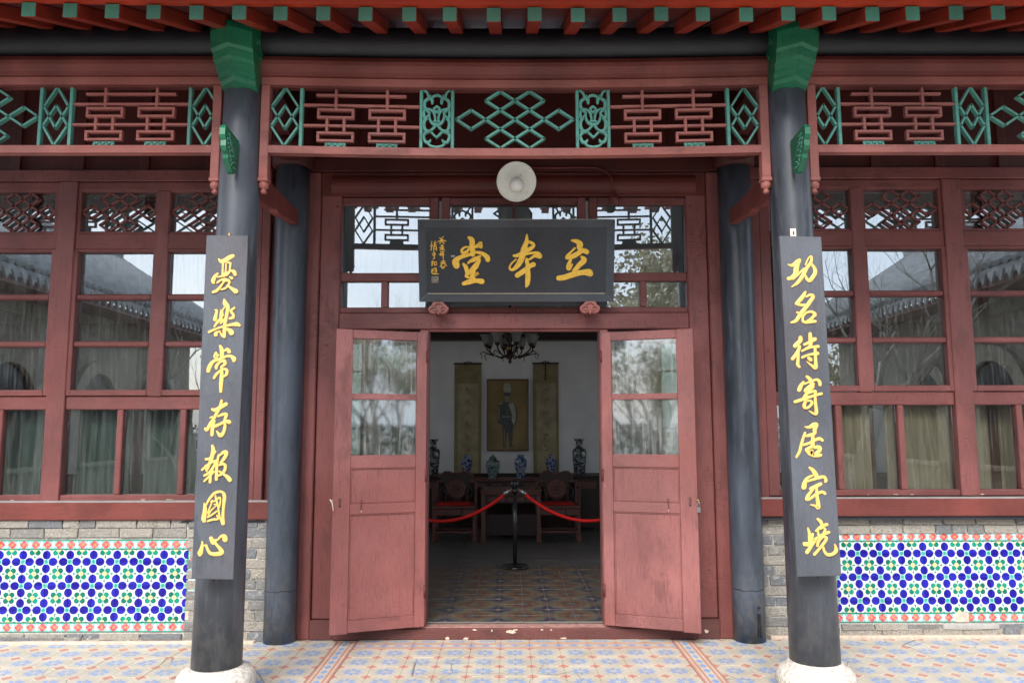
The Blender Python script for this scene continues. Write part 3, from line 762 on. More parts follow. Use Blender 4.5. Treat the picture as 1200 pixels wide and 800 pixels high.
# ================================================================== DOOR LEAVES
def leaf(sgn, hinge, free, label):
    w = thing('door_leaf', label, 'door', (hinge[0], hinge[1], .095), 'open leaves of the double door')
    hv = Vector((hinge[0], hinge[1], 0)); d = Vector((free[0], free[1], 0)) - hv; wd = d.length; d.normalize()
    nrm = Vector((0, 0, 1)).cross(d) * (1 if sgn < 0 else -1)
    if nrm.y > 0: nrm = -nrm                     # towards the viewer
    T = .045
    def bx(name, mat, a, b, z0, z1, y0=0.0, y1=T, c=.004, parent=w):
        # a,b from hinge (0) to free (1); y = depth behind the visible face
        mb = MB().box(a * wd, b * wd, y0, y1, z0, z1, c, xf=lambda p: hv + d * p.x - nrm * p.y + Vector((0, 0, p.z)))
        return mb.build(name, mat, parent, fixn=True)
    zb, zt = .098, 2.290
    bx('stile', 'red_door', .0, .115, zb, zt); bx('stile', 'red_door', .82, 1.0, zb - .006, zt)
    for z0, z1 in ((2.222, zt - .001), (1.768, 1.812), (1.262, 1.358), (.930, 1.008), (zb + .001, .185)): bx('rail', 'red_door_h', .115, .82, z0, z1, .001, T - .001)
    for z0, z1 in ((1.008, 1.262), (.185, .930)):
        p = bx('panel', 'red_door', .117, .818, z0 + .001, z1 - .001, .013, T - .006, .001)
        bd = MB()
        for a0, a1, q0, q1 in ((.117, .131, z0, z1), (.804, .818, z0, z1), (.131, .804, z0, z0 + .010), (.131, .804, z1 - .010, z1)):
            bd.box(a0 * wd, a1 * wd, .005, .0128, q0 + .001, q1 - .001, .003, xf=lambda p: hv + d * p.x - nrm * p.y + Vector((0, 0, p.z)))
        bd.build('bead', 'red_door_h', p, fixn=True)
    for z0, z1 in ((1.812, 2.222), (1.358, 1.768)):
        p = bx('pane', 'glass_leaf', .115, .82, z0, z1, .018, .022, 0)
    # ironmongery near the free edge
    kx = .925
    bx('keyhole_plate', 'red_plinth', kx - .014, kx + .014, .99, 1.05, -.002, .0, .001); bx('keyhole', 'black_gloss', kx - .005, kx + .005, .985, .998, -.003, -.0015, 0)
    k2 = .70; bx('bolt', 'red_plinth', k2 - .006, k2 + .006, .955, 1.035, -.005, -.0005, .002); bx('bolt_knob', 'plaster', k2 - .006, k2 + .006, .948, .958, -.007, -.0005, .002)
    if sgn < 0:
        h = MB().tube([hv + d * (wd * 1.0) + nrm * .004 + Vector((0, 0, 1.035)), hv + d * (wd + .02) + nrm * .012 + Vector((0, 0, 1.045)), hv + d * (wd + .005) + nrm * .020 + Vector((0, 0, 1.02)), hv + d * (wd - .004) + nrm * .020 + Vector((0, 0, .965))], .004, 6)
        h.build('hook', 'ivory', w)
    else:
        q = hv + d * (wd + .004) + nrm * .004
        MB().tube([q + Vector((-.012, 0, 1.03)), q + Vector((.012, -.004, 1.035))], .008, 6).build('hasp', 'brass', w)
        pl = MB().box(q.x - .010, q.x + .014, q.y - .016, q.y + .0, .945, .985, .004).build('padlock', 'steel', w)
        MB().tube([(q.x - .004, q.y - .008, .984), (q.x - .004, q.y - .008, 1.012), (q.x + .002, q.y - .008, 1.022), (q.x + .009, q.y - .008, 1.012), (q.x + .009, q.y - .008, .984)], .0028, 6).build('shackle', 'steel', pl)
    for z in (.35, 1.2, 2.1): 
        MB().lathe([(.009, -.045), (.009, .045)], (hinge[0], hinge[1] - .004, z), 8).build('hinge', 'red_dark', w)
    return w
leaf(-1, (-.668, 5.962), (-1.318, 5.735), 'left open leaf of the red double door, two glass panes over two panels, white hook')
leaf(1, (.668, 5.985), (1.330, 5.755), 'right open leaf of the red double door, with a small padlock on its edge')

# ================================================================== COLUMNS
def wall_column(sgn, label):
    w = thing('wall_column', label, 'column', (sgn * 1.735, 5.95, 0), 'slate blue columns set in the facade')
    prof = [(.117, -.01), (.118, .35), (.116, .37), (.117, .40), (.122, 2.0), (.125, 3.05), (.125, 3.62)]
    pr = MB(); rings = []
    pr.lathe(prof, (sgn * 1.735 + 0, 5.955, 0), 32).build('shaft', 'wall_column', w)
    MB().lathe([(.13, 3.585), (.155, 3.60), (.16, 3.68), (.15, 4.2)], (sgn * 1.74, 5.955, 0), 20).build('column_head', 'red_roof_shade', w)
    cr_ = MB(); pts = [(sgn * 1.735 + .1195 * math.sin(t), 5.955 - .1195 * math.cos(t), .372 + R.uniform(-.006, .006)) for t in [(-1.3 + 2.6 * k / 12) for k in range(13)]]
    cr_.tube(pts, .0016, 4); cr_.build('plaster_crack', 'black_gloss', w)
    if sgn > 0:
        dm = MB()
        for a, zt_ in ((.28, .245), (.40, .24)):
            dm.tube([(1.735 + .117 * math.sin(a + .02 * k / 3 * (1 if a > .3 else -1)), 5.955 - .1165 * math.cos(a), zt_ - k * .05) for k in range(5)], [.004, .006, .005, .006, .004], 6)
        dm.tube([(1.735 + .118 * math.sin(a), 5.955 - .118 * math.cos(a), .245 + .014 * math.sin((a - .24) / .2 * pi)) for a in (.26, .32, .38, .42)], .006, 6)
        dm.build('drip_mark', 'black_gloss', w)
    return w
wall_column(-1, 'slate blue column set in the facade left of the door frame')
wall_column(1, 'slate blue column set in the facade right of the door frame, black drips at its foot')

def front_column(sgn, label, zb):
    w = thing('front_column', label, 'column', (sgn * 1.755, 4.75, 0), 'tall front columns of the porch')
    xb = sgn * 1.755
    mb = MB(); n = 40; zs = [zb, .8, 1.6, 2.4, 3.0, 3.4, 3.76]
    prof = [(.142, z) for z in zs]; mb.lathe([(0.1435 - (z - zb) / 3.6 * .026, z) for z in zs], (0, 4.75, 0), n)
    for p in mb.v: p.x += xb - sgn * (p.z - zb) / 3.55 * .033
    mb.build('shaft', 'column', w)
    st = MB().lathe([(.17, -.012), (.195, .01), (.222, .06), (.226, .095), (.218, .13), (.196, .158), (.165, .172), (.150, zb + .002)], (xb, 4.75, 0), 40).build('stone_base', 'stone_base', w)
    # carved green beam end: a prow of stepped mouldings
    prof = [(4.63, 3.650), (4.575, 3.675), (4.562, 3.700), (4.540, 3.708), (4.534, 3.735), (4.508, 3.745), (4.500, 3.775), (4.470, 3.790), (4.458, 3.835), (4.435, 3.850), (4.415, 3.945), (4.425, 3.985), (4.47, 4.012), (4.50, 4.03)]
    V = []; k = 5
    for i, (y, z) in enumerate(prof):
        hw = .105 + .022 * min(1, i / 9); cx = sgn * (1.722 - .0 * i)
        V += [(cx - hw, 4.86, z), (cx - hw, y + .075, z - .005), (cx, y, z + .0), (cx + hw, y + .075, z - .005), (cx + hw, 4.86, z)]
    fs = [(i * k + j, i * k + j + 1, (i + 1) * k + j + 1, (i + 1) * k + j) for i in range(len(prof) - 1) for j in range(k - 1)]
    fs += [(0, 4, 3, 2, 1), tuple((len(prof) - 1) * k + j for j in range(5))]
    cap = MB().add(V, fs).build('beam_end', 'cap_green', w, fixn=True)
    sc = MB(); side = -sgn; xs = sgn * 1.722 + side * (.127)
    for kk in range(3):                           # incised scrolls on the inner side
        c0 = Vector((xs, 4.60 + kk * .07, 3.93 - kk * .07))
        sc.tube([c0 + Vector((side * .002, math.cos(t) * .030 * (1 - t / 9), math.sin(t) * .034 * (1 - t / 9))) for t in [kq * .55 for kq in range(13)]], .005, 5)
    sc.build('scroll_carving', 'cap_green', cap)
    # small carved ear on the front of the shaft
    ear = [(4.62, 3.300), (4.40, 3.318), (4.384, 3.295), (4.382, 3.255), (4.396, 3.235), (4.404, 3.228), (4.402, 3.195), (4.418, 3.172), (4.444, 3.160), (4.448, 3.135), (4.52, 3.075), (4.545, 3.068), (4.60, 3.10)]
    ear = [(y - .005, z) for y, z in ear]; xc = sgn * 1.708
    e = MB().prism(ear, xc - .016, xc + .016, 'yz').build('leaf_bracket', 'cap_green', w, fixn=True)
    lm = MB(); xi_ = xc - sgn * .017
    for kk in range(7):
        a = kk / 6; lm.tube([(xi_, 4.43 + a * .09 + q * .035, 3.28 - a * .17 + .012 * math.sin(q * 4 + kk)) for q in (0, 1, 2)], .0035, 4)
        lm.tube([(xi_, 4.425 + a * .075 + .008 * math.cos(q), 3.245 - a * .13 + .008 * math.sin(q)) for q in range(0, 7)], .0028, 4)
    lm.build('leaf_carving', 'teal', e)
    return w
front_column(-1, 'front porch column carrying the couplet board that begins with the character for sorrow, left', .178)
front_column(1, 'front porch column carrying the couplet board that begins with the character for merit, right', .196)

# ================================================================== COUPLET BOARDS
GL = [("憂", 232, 290, "330,160,20 370,200,60 430,185,70 500,140,70 555,115,55/400,210,35 395,300,30 390,400,30/470,220,26 515,230,35 512,270,30 500,370,30/450,235,20 445,300,24 440,390,30/390,400,36 460,385,36 500,365,30/320,390,30 275,430,50 245,500,65 250,530,50/310,445,25 400,430,30 470,410,30 520,350,30 570,365,60 590,410,50/510,445,30 540,465,45/430,470,25 370,490,30 315,530,35/460,480,30 400,540,30 340,620,40 290,665,45 245,680,40/400,500,35 480,500,45 500,540,35 440,620,30 370,640,25/470,580,30 530,620,45 600,670,75"),
("樂", 232, 340, "415,130,30 430,190,75 470,250,60 450,380,50 430,470,55/270,290,20 300,300,35 285,370,50 270,440,60/365,290,20 365,360,45 360,430,50 310,480,45 260,550,25/420,250,25 392,300,22 400,380,22/575,260,35 520,310,40 560,370,40 550,410,50 500,425,35/400,450,40 360,500,30/180,635,40 280,590,35 400,550,35 520,525,45 610,515,65 650,535,45/430,470,50 420,600,55 415,710,50/350,620,20 290,650,50 285,680,60/350,640,20 390,700,40/460,590,40 510,620,70 530,650,80"),
("常", 230, 395, "375,120,40 400,180,60 400,300,60/310,230,45 300,290,60 350,260,30/430,200,25 490,175,50 515,210,60/190,510,60 210,440,65 270,360,50 380,320,45 460,285,40 540,280,45 590,320,70 590,350,50/440,350,50 370,370,40 320,430,50 315,470,40/440,350,50 450,400,50 390,450,30/280,620,40 310,570,45 360,520,35 430,480,40 480,500,45 475,560,45 430,600,30/400,470,40 400,600,60 390,700,60 385,830,45"),
("存", 228, 460, "420,105,40 400,190,50 350,290,50 300,380,45 240,470,50 190,560,50 160,540,35/275,240,40 330,250,60 420,200,60 490,160,60/240,375,20 275,360,30 310,380,30/300,420,50 280,520,55 270,640,50/370,350,30 440,320,45 495,320,50 480,380,45 460,430,30/320,505,50 400,470,45 480,430,45 540,440,65/460,430,35 475,500,45 450,600,50 400,650,60 345,580,20"),
("報", 224, 512, "325,115,40 340,180,60 320,290,60 290,380,50 250,490,25/225,325,40 290,310,40 370,205,40/165,490,35 250,420,45 320,370,40 390,350,40/200,580,35 280,530,40 340,450,40 380,370,35/200,665,35 270,600,35 350,520,40/330,480,35 300,580,40 290,680,45/225,430,40 240,510,30/430,260,35 400,400,40 390,640,50/440,270,25 500,220,50 545,220,60 530,290,55 460,380,40/430,420,30 500,400,40 530,430,45 520,500,45 470,560,40 415,580,30/430,510,25 500,555,35 570,610,60 600,650,65"),
("國", 222, 565, "225,310,30 235,400,60 215,540,75 220,580,60/250,340,25 310,230,40 400,140,45 500,130,40 540,200,55 525,350,45 515,500,45 515,620,60/400,190,25 410,250,30 440,350,30 460,500,30 500,590,40/330,280,25 400,265,25 460,215,30 480,250,20/350,260,22 330,330,22 300,400,25 280,450,25/380,320,20 420,330,20 330,420,25 290,480,25/280,520,30 350,480,30 420,430,28/480,260,20 470,330,25 440,420,20/280,585,30 350,560,35 440,550,30 420,490,20"),
("心", 218, 610, "245,305,25 235,400,55 210,480,80 205,505,60/230,370,30 290,360,25/305,360,35 330,430,40 370,485,50 450,500,60 540,480,70 540,440,60 490,380,45 450,330,40/380,250,60 410,310,70 440,320,60/440,290,50 490,270,30 540,220,40 590,225,70 600,270,85")]
GRT = [("功", 910, 290, "185,285,20 250,300,50 340,240,75 360,220,60/340,260,60 310,350,80 300,430,75 240,490,60 190,505,60/260,510,40 340,440,35 430,350,30/235,635,15 320,580,50 400,480,60 470,350,55 540,250,45 545,160,30 500,190,22 455,290,25/550,280,35 600,360,55 600,430,60 530,530,60 480,520,50 450,450,25"),
("名", 912, 335, "425,115,35 390,180,60 320,260,60 285,295,50/290,300,45 360,320,45 420,320,40/440,190,30 500,160,40 545,190,55 480,290,60 420,370,60 340,470,60 280,560,55 205,590,35/295,435,35 340,450,40/370,510,30 440,440,35 520,425,40 570,460,55 560,490,50/390,480,30 380,560,40 420,590,45 500,580,50 575,575,45/570,470,45 520,530,45 440,575,30"),
("待", 915, 382, "305,200,60 300,250,65 220,330,65/290,340,50 270,400,50 220,480,50 180,530,55/265,420,50 265,550,45 260,620,50 285,655,40/455,140,50 460,220,60 460,320,50 400,370,40 325,410,30/365,310,40 450,270,50 530,225,60/400,380,30 480,350,35 580,340,50/330,510,40 430,470,35 570,450,55/530,370,40 535,480,45 540,600,50 535,670,60 480,640,40 400,575,15/430,520,50 460,545,60"),
("寄", 917, 435, "375,100,40 420,140,55 450,200,60 460,240,50/320,190,40 280,250,60 255,310,65/330,220,25 420,185,30 520,150,40 570,180,50 580,230,50/470,220,60 350,320,50 400,340,40/470,260,50 380,360,50 330,430,50/190,495,50 300,460,50 420,420,45 520,390,40 600,370,45/400,360,30 500,330,45 500,380,40/360,470,40 330,550,50 340,590,40 400,580,40 450,520,40 430,480,35 370,485,30/500,380,35 505,500,45 520,670,50 480,680,35 410,640,20"),
("居", 918, 485, "335,220,25 400,225,50 470,185,65 510,190,60 480,260,60 480,320,50 400,350,50 350,360,40/330,310,35 300,400,40 270,500,45 245,600,45 195,690,35/310,500,40 400,470,40 500,420,45 560,405,50 600,430,45/450,360,50 450,450,55 440,520,55 350,570,40/350,580,50 410,640,60 430,590,60 430,660,40/480,540,50 550,540,60 560,580,55 500,640,60/570,660,50 510,675,40 450,680,20"),
("宇", 922, 542, "345,95,35 400,140,60 440,200,70 460,240,60/390,220,30 310,260,45 270,330,65 255,400,80/310,310,30 400,280,40 500,250,50 570,240,45 600,290,50 590,320,30/520,350,50 440,390,60 360,425,50/400,430,35 320,530,50 300,590,50 350,580,40 450,510,45 540,475,45 580,500,50/450,400,40 460,550,50 475,650,60 475,720,60 430,690,40 360,675,20"),
("境", 928, 600, "235,265,25 255,330,45 265,400,60 260,500,60 170,500,35/310,360,40 290,430,50 270,480,50/180,520,50 260,520,60 320,470,30/220,640,60 270,570,50 330,490,35 400,400,25/390,125,40 430,160,50 450,200,50/360,310,30 440,240,40 530,210,50/390,290,30 400,370,35 460,370,40 500,300,40 480,260,30 420,280,25/330,440,25 440,380,35 560,330,45/380,540,40 400,470,40 470,400,40 520,420,45 490,490,45 400,600,40 335,675,45/470,560,35 490,630,40 540,680,50 620,670,50 670,620,55 665,560,40 650,520,20")]
def couplet(sgn, label, glyphs, tl, tr, bl, br):
    Y = 4.46
    a, b, c, d = [W(*p, Y) for p in (tl, tr, br, bl)]
    w = thing('couplet_board', label, 'sign', (c + d) / 2, 'carved couplet boards hung on the porch columns')
    def slab(i, y0, y1):
        q = [a + Vector((i, 0, -i)), b + Vector((-i, 0, -i)), c + Vector((-i, 0, i)), d + Vector((i, 0, i))]
        return [(p.x, y0, p.z) for p in q] + [(p.x, y1, p.z) for p in q]
    mb = MB(); V = slab(.003, Y, Y) [:4] + slab(0, Y + .003, Y + .034)
    mb.add(V, [(3, 2, 1, 0), (0, 1, 5, 4), (1, 2, 6, 5), (2, 3, 7, 6), (3, 0, 4, 7), (4, 5, 9, 8), (5, 6, 10, 9), (6, 7, 11, 10), (7, 4, 8, 11), (8, 9, 10, 11)])
    mb.build('board', 'board_slate', w, fixn=True)
    xs = c.x - .035 if sgn < 0 else d.x + .035
    MB().add(*(lambda q: ([(p[0], Y + .0345, p[1]) for p in q] + [(p[0], Y + .125, p[1]) for p in q], [(0, 1, 2, 3), (7, 6, 5, 4), (0, 4, 5, 1), (1, 5, 6, 2), (2, 6, 7, 3), (3, 7, 4, 0)]))(
        [(a.x + .035, a.z - .01), (b.x - .035, b.z - .01), (c.x - .035, c.z + .01), (d.x + .035, d.z + .01)])).build('backing', 'board_side', w, fixn=True)
    for ch, ox, oy, s in glyphs:
        m = MB()
        for k, st in enumerate(P(s)):
            brush(m, st, lambda x, y: W(ox + x * 60 / 800, oy + y * 60 / 800, Y), Vector((0, -1, 0)), .0045, .0002 + .0004 * k)
        o = m.build('gilt_character', 'gold_pale', w, fixn=True); o['text'] = ch
    # hanging tab and bottom pin
    t = (a + b) / 2; px = t.x + (-.0 if sgn < 0 else -.035)
    if sgn > 0:
        h = box('hanging_tab', 'ivory', w, px - .018, px + .016, Y + .012, Y + .02, t.z - .005, t.z + .05, .002); box('slot', 'black_gloss', h, px - .004, px + .004, Y + .010, Y + .0118, t.z + .012, t.z + .032, 0)
    else: box('hanging_tab', 'brass', w, px + .0, px + .012, Y + .012, Y + .03, t.z - .005, t.z + .018, .002)
    m_ = (c + d) / 2; MB().lathe([(.001, -.016), (.010, 0), (.010, .004)], (m_.x, Y + .02, m_.z - .002), 8).build('bottom_pin', 'bronze_dark', w)
    return w
couplet(-1, 'slate blue hanging board with seven gilt characters, the lowest one the short character for heart', GL, (242.5, 274), (291.5, 274.5), (223, 676.5), (272, 677.5))
couplet(1, 'slate blue hanging board with seven gilt characters, hung by an ivory tab', GRT, (914, 277.5), (963, 279), (933, 677), (985, 676))

# ================================================================== NAME BOARD over the door
TLs, TRs, BRs, BLs = W(487.5, 257.5, 5.70), W(722.5, 257.5, 5.70), W(718, 353.5, 5.875), W(494, 353.5, 5.875)
TLs.z = TRs.z = (TLs.z + TRs.z) / 2; BLs.z = BRs.z = (BLs.z + BRs.z) / 2; cxs = (TLs.x + TRs.x + BLs.x + BRs.x) / 4; hw_ = (TRs.x - TLs.x + BRs.x - BLs.x) / 4
nb = thing('name_board', 'black wooden name board with three large gold characters above the doorway', 'sign', (cxs, 5.875, BLs.z))
U = Vector((0, TLs.y - BLs.y, TLs.z - BLs.z)); HH = U.length; U.normalize(); Xv = Vector((1, 0, 0)); Nv = Xv.cross(U); Nv = Nv if Nv.y < 0 else -Nv
Bo = Vector((cxs, BLs.y, BLs.z))
def sb(name, mat, x0, x1, u0, u1, n0, n1, c=.003, parent=nb):
    return MB().box(x0, x1, n0, n1, u0, u1, c, xf=lambda p: Bo + Xv * p.x + U * p.z + Nv * p.y).build(name, mat, parent, fixn=True)
FW = .058
sb('panel', 'sign_black', -hw_ + FW - .004, hw_ - FW + .004, FW - .004, HH - FW + .004, -.03, -.012, .001)
# mitred frame members
def fr(name, pts, mat='sign_frame'):
    V = [Bo + Xv * x + U * u + Nv * n for x, u, n in pts]
    return MB().add(V, [(0, 1, 2, 3), (7, 6, 5, 4), (0, 4, 5, 1), (1, 5, 6, 2), (2, 6, 7, 3), (3, 7, 4, 0)]).build(name, mat, nb, fixn=True)
g = .0006; ix, iu = hw_ - FW, FW
def quad(p): return [(x, u, .0) for x, u in p]
def trap(o0, o1, i1, i0): return [(o0[0], o0[1], .0), (o1[0], o1[1], .0), (i1[0], i1[1], -.010), (i0[0], i0[1], -.010), (o0[0], o0[1], -.05), (o1[0], o1[1], -.05), (i1[0], i1[1], -.05), (i0[0], i0[1], -.05)]
fr('frame', trap((-hw_ + g, 0), (hw_ - g, 0), (ix - g, iu), (-ix + g, iu)))
fr('frame', trap((-hw_ + g, HH), (hw_ - g, HH), (ix - g, HH - iu), (-ix + g, HH - iu)))
fr('frame', trap((-hw_, g), (-hw_, HH - g), (-ix, HH - iu - g), (-ix, iu + g)))
fr('frame', trap((hw_, g), (hw_, HH - g), (ix, HH - iu - g), (ix, iu + g)))
for u in (FW + .001, ): sb('gilt_line', 'gold_line', -ix + .004, ix - .004, u, u + .006, -.0118, -.008, .001)
sb('gilt_line', 'gold_line', -hw_ + .01, hw_ - .01, HH + .0005, HH + .004, -.012, -.002, .0005)
sb('backing', 'board_side', -hw_ + .05, hw_ - .04, -.035, HH - .05, -.10, -.052, .002)
pl0 = Bo + Nv * -.0115
smap = lambda ox, oy, k: (lambda x, y: on_plane(ox + x * k, oy + y * k, pl0, Nv))
for ch, ox, oy, s in (("堂", 520, 265, "300,130,35 335,160,60 340,240,65 345,330,55/300,240,20 250,245,25 215,280,30 230,310,35 280,290,35 305,250,20/370,240,30 420,220,55 435,190,40 440,240,45/155,460,75 145,410,80 190,365,50 290,335,40 380,305,30 460,320,45 510,360,60 520,390,60/290,430,25 340,390,35 430,350,30/235,440,30 265,480,50 275,540,40/330,410,30 400,380,50 415,410,45 370,470,60 290,550,40 265,580,35 300,600,30/390,470,50 350,510,60 340,620,60/370,570,35 410,545,35 330,600,35/235,670,45 300,650,60 380,635,50 450,645,65"),
    ("本", 580, 265, "380,100,20 375,180,50 345,270,70 320,370,70 270,460,60 210,510,35 175,490,25 195,440,20 250,390,20/390,180,30 440,200,40 460,230,35 410,270,50 340,310,50 260,345,40 225,345,30/360,330,30 440,315,30 510,320,45 535,360,45 470,350,35 410,390,25/380,390,40 370,430,30/265,575,60 350,520,60 410,470,50 455,450,60/385,420,40 390,550,60 385,660,58 370,705,30"),
    ("立", 640, 265, "305,170,25 360,180,50 400,210,70 395,250,70/340,260,25 290,310,25 245,350,25/250,370,50 330,350,60 430,290,55 480,305,60/290,400,35 265,460,45 270,500,50 310,450,20/420,365,35 450,400,65 390,460,60 330,530,50/150,610,60 220,600,65 330,565,65 430,545,60 500,545,85 520,560,70")):
    m = MB()
    for k, st in enumerate(P(s)): brush(m, st, smap(ox, oy, .1), Nv, .007, .0002 + .0005 * k)
    m.build('gold_character', 'gold', nb, fixn=True)['text'] = ch
INS = [("癸", "180,45,14 220,70,14/240,25,14 215,60,14/155,105,16 190,90,14 215,70,18/220,75,16 280,95,16/190,90,12 250,85,12/215,90,14 185,135,14/225,90,14 250,135,16"),
("未", "195,172,12 245,168,12/180,200,12 250,195,12/222,150,14 222,240,14/215,200,12 190,235,16/225,205,12 255,235,16"),
("年", "200,260,14 250,265,14/175,300,14 245,290,14/190,320,12 250,310,12/235,265,14 238,370,14/205,270,12 200,315,12"),
("春", "205,415,12 265,405,12/195,440,12 275,430,12/240,390,14 230,450,14/235,430,14 190,490,16/240,430,14 290,480,14/215,480,10 215,515,12 250,515,12 258,480,10/215,497,10 250,497,10"),
("靖", "60,100,14 55,150,12/35,170,12 75,160,12/65,160,14 45,240,14/95,130,12 130,120,12/90,160,12 135,150,12/110,95,12 105,180,12/90,185,12 130,180,12 130,240,14/90,190,12 90,240,12/95,215,10 125,210,10"),
("宇", "90,250,14 95,275,12/65,290,12 120,285,12/70,318,12 120,308,12/95,285,12 98,365,14 80,370,12"),
("初", "50,425,12 90,415,12/68,400,12 62,480,14/55,462,12 80,445,12/100,420,12 130,420,12 130,465,12 98,470,12/100,425,12 98,455,12"),
("題", "55,540,12 90,530,12/50,570,12 85,560,12/70,530,12 65,598,14 160,608,16/95,520,12 130,515,12/100,540,12 130,535,12 130,580,12 100,585,12/105,560,10 130,557,10")]
for ch, s in INS:
    m = MB()
    for k, st in enumerate(P(s)): brush(m, st, smap(502, 275, .075), Nv, .0025, .0002 + .0003 * k)
    m.build('small_character', 'gold', nb, fixn=True)['text'] = ch
m = MB()
for k, st in enumerate(P("62,652,8 155,652,8/155,652,8 155,738,8/155,738,8 62,738,8/62,738,8 62,652,8/80,675,9 105,670,9 105,700,9/120,668,9 142,668,9 140,700,9/75,700,9 145,705,9/85,720,9 110,715,9/125,690,9 125,728,9/90,685,8 92,728,8")): brush(m, st, smap(502, 275, .075), Nv, .0025, .0002 + .0003 * k)
m.build('seal', 'gold_line', nb, fixn=True)
sb('scuff', 'stone_grey', -hw_ + .075 + .17, -hw_ + .075 + .20, HH * .55, HH * .57, -.0119, -.0112, .0003)

# ================================================================== FRIEZE LATTICES between the front columns
def sag(x): return -.022 * max(0, 1 - (x / 1.55) ** 2) if abs(x) < 1.55 else 0
def sagmb(mb):
    for p in mb.v: p.z += sag(p.x)
    return mb
YL = 4.75
def small_diamonds(mb, x0, x1, z0, z1, sg=1):
    cx, cz, hx, hz = (x0 + x1) / 2, (z0 + z1) / 2, (x1 - x0) / 2 - .008, (z1 - z0) / 2 - .004
    for top, bot, side in ((1, -.40, .33), (.38, -1, -.33)):
        pts = [(0, top), (1, side), (0, bot), (-1, side)]
        for k in range(4):
            a, b = pts[k], pts[(k + 1) % 4]
            mb.bar((cx + a[0] * hx, YL, cz + a[1] * hz), (cx + b[0] * hx, YL, cz + b[1] * hz), .013, .030, ext=.004)
def xi(par, cx, zt, zb):
    m = MB(); H = zt - zb; f = lambda q: zt - q * H      # q = 0 at top rail, 1 at bottom rail
    b = lambda x0, x1, q0, q1, dy=0: m.box(cx + x0, cx + x1, YL - .015 + dy, YL + .015, f(q0), f(q1), .002)
    b(-.009, .009, 0, .345, .001)
    for q0, q1 in ((.345, .515), (.735, .905)):
        t = .042; b(-.118, .118, q0, q0 + t); b(-.118, .118, q1 - t, q1); b(-.118, -.101, q0 + t, q1 - t); b(.101, .118, q0 + t, q1 - t)
    b(-.063, -.045, .515, .735, .001); b(.045, .063, .515, .735, .001)
    sagmb(m).build('happiness_fretwork', 'pink', par)
    g_ = MB(); z0, z1 = f(1), f(.912)
    g_.box(cx - .066, cx + .066, YL - .003, YL + .006, z0, z1, 0)
    for k in range(7):
        xx = cx - .058 + k * .0193; zz = (z0 + z1) / 2 + (.006 if k % 2 else -.006); g_.lathe([(.010, -.010), (.007, -.012)], (xx, YL, zz), 7, 'y'); 
    for k in range(6): g_.bar((cx - .055 + k * .02, YL - .006, z0 + .003), (cx - .040 + k * .02, YL - .006, z1 - .003), .004, .008)
    sagmb(g_).build('leaf_foot', 'teal', par)
def scroll_panel(par, x0, x1, z0, z1, flip=1):
    # stroke drawing inside a 330 x 650 field (measured from one panel), mirrored about its axis
    m = MB(); cx = (x0 + x1) / 2; kx = (x1 - x0) / 330; kz = (z1 - z0) / 650
    mp2 = lambda x, y: Vector((cx + (x - 235) * kx, YL - .008, z1 - (y - 75) * kz))
    half = "80,85,22 120,115,24 140,160,30 175,190,36 180,225,30/150,165,18 165,140,12/235,140,26 200,150,26 175,175,26/130,180,30 95,210,34 90,260,34 110,290,26 160,300,24 200,335,26 215,390,26 215,425,22/80,290,12 120,292,14/235,265,26 200,295,24 235,330,24/90,310,24 85,370,34 115,400,30/115,390,30 90,430,34 90,490,34 115,530,30 160,530,26 200,500,26 225,465,26/80,545,12 120,543,14/90,620,30 85,580,30 120,550,26 160,545,22/90,620,34 110,655,30 150,655,28 165,635,22/150,350,16 155,410,26 190,455,28 235,465,30/235,430,18 200,432,18/235,605,22 205,580,22 180,555,22/140,675,24 170,700,24 235,712,26/115,310,24 150,345,24 120,385,20/150,540,22 115,560,18"
    k = 0
    for st in P(half):
        for mir in (0, 1):
            q = [((470 - x) if mir else x, y, ww * 1.12) for x, y, ww in st]
            brush(m, q, mp2, Vector((0, -1, 0)), .010, .0004 + .00035 * k); k += 1
            m2 = mp2
    for p in m.v: 
        if p.y > YL - .0079: p.y = YL + .012
    sagmb(m).build('scroll_carving', 'teal', par, fixn=True)
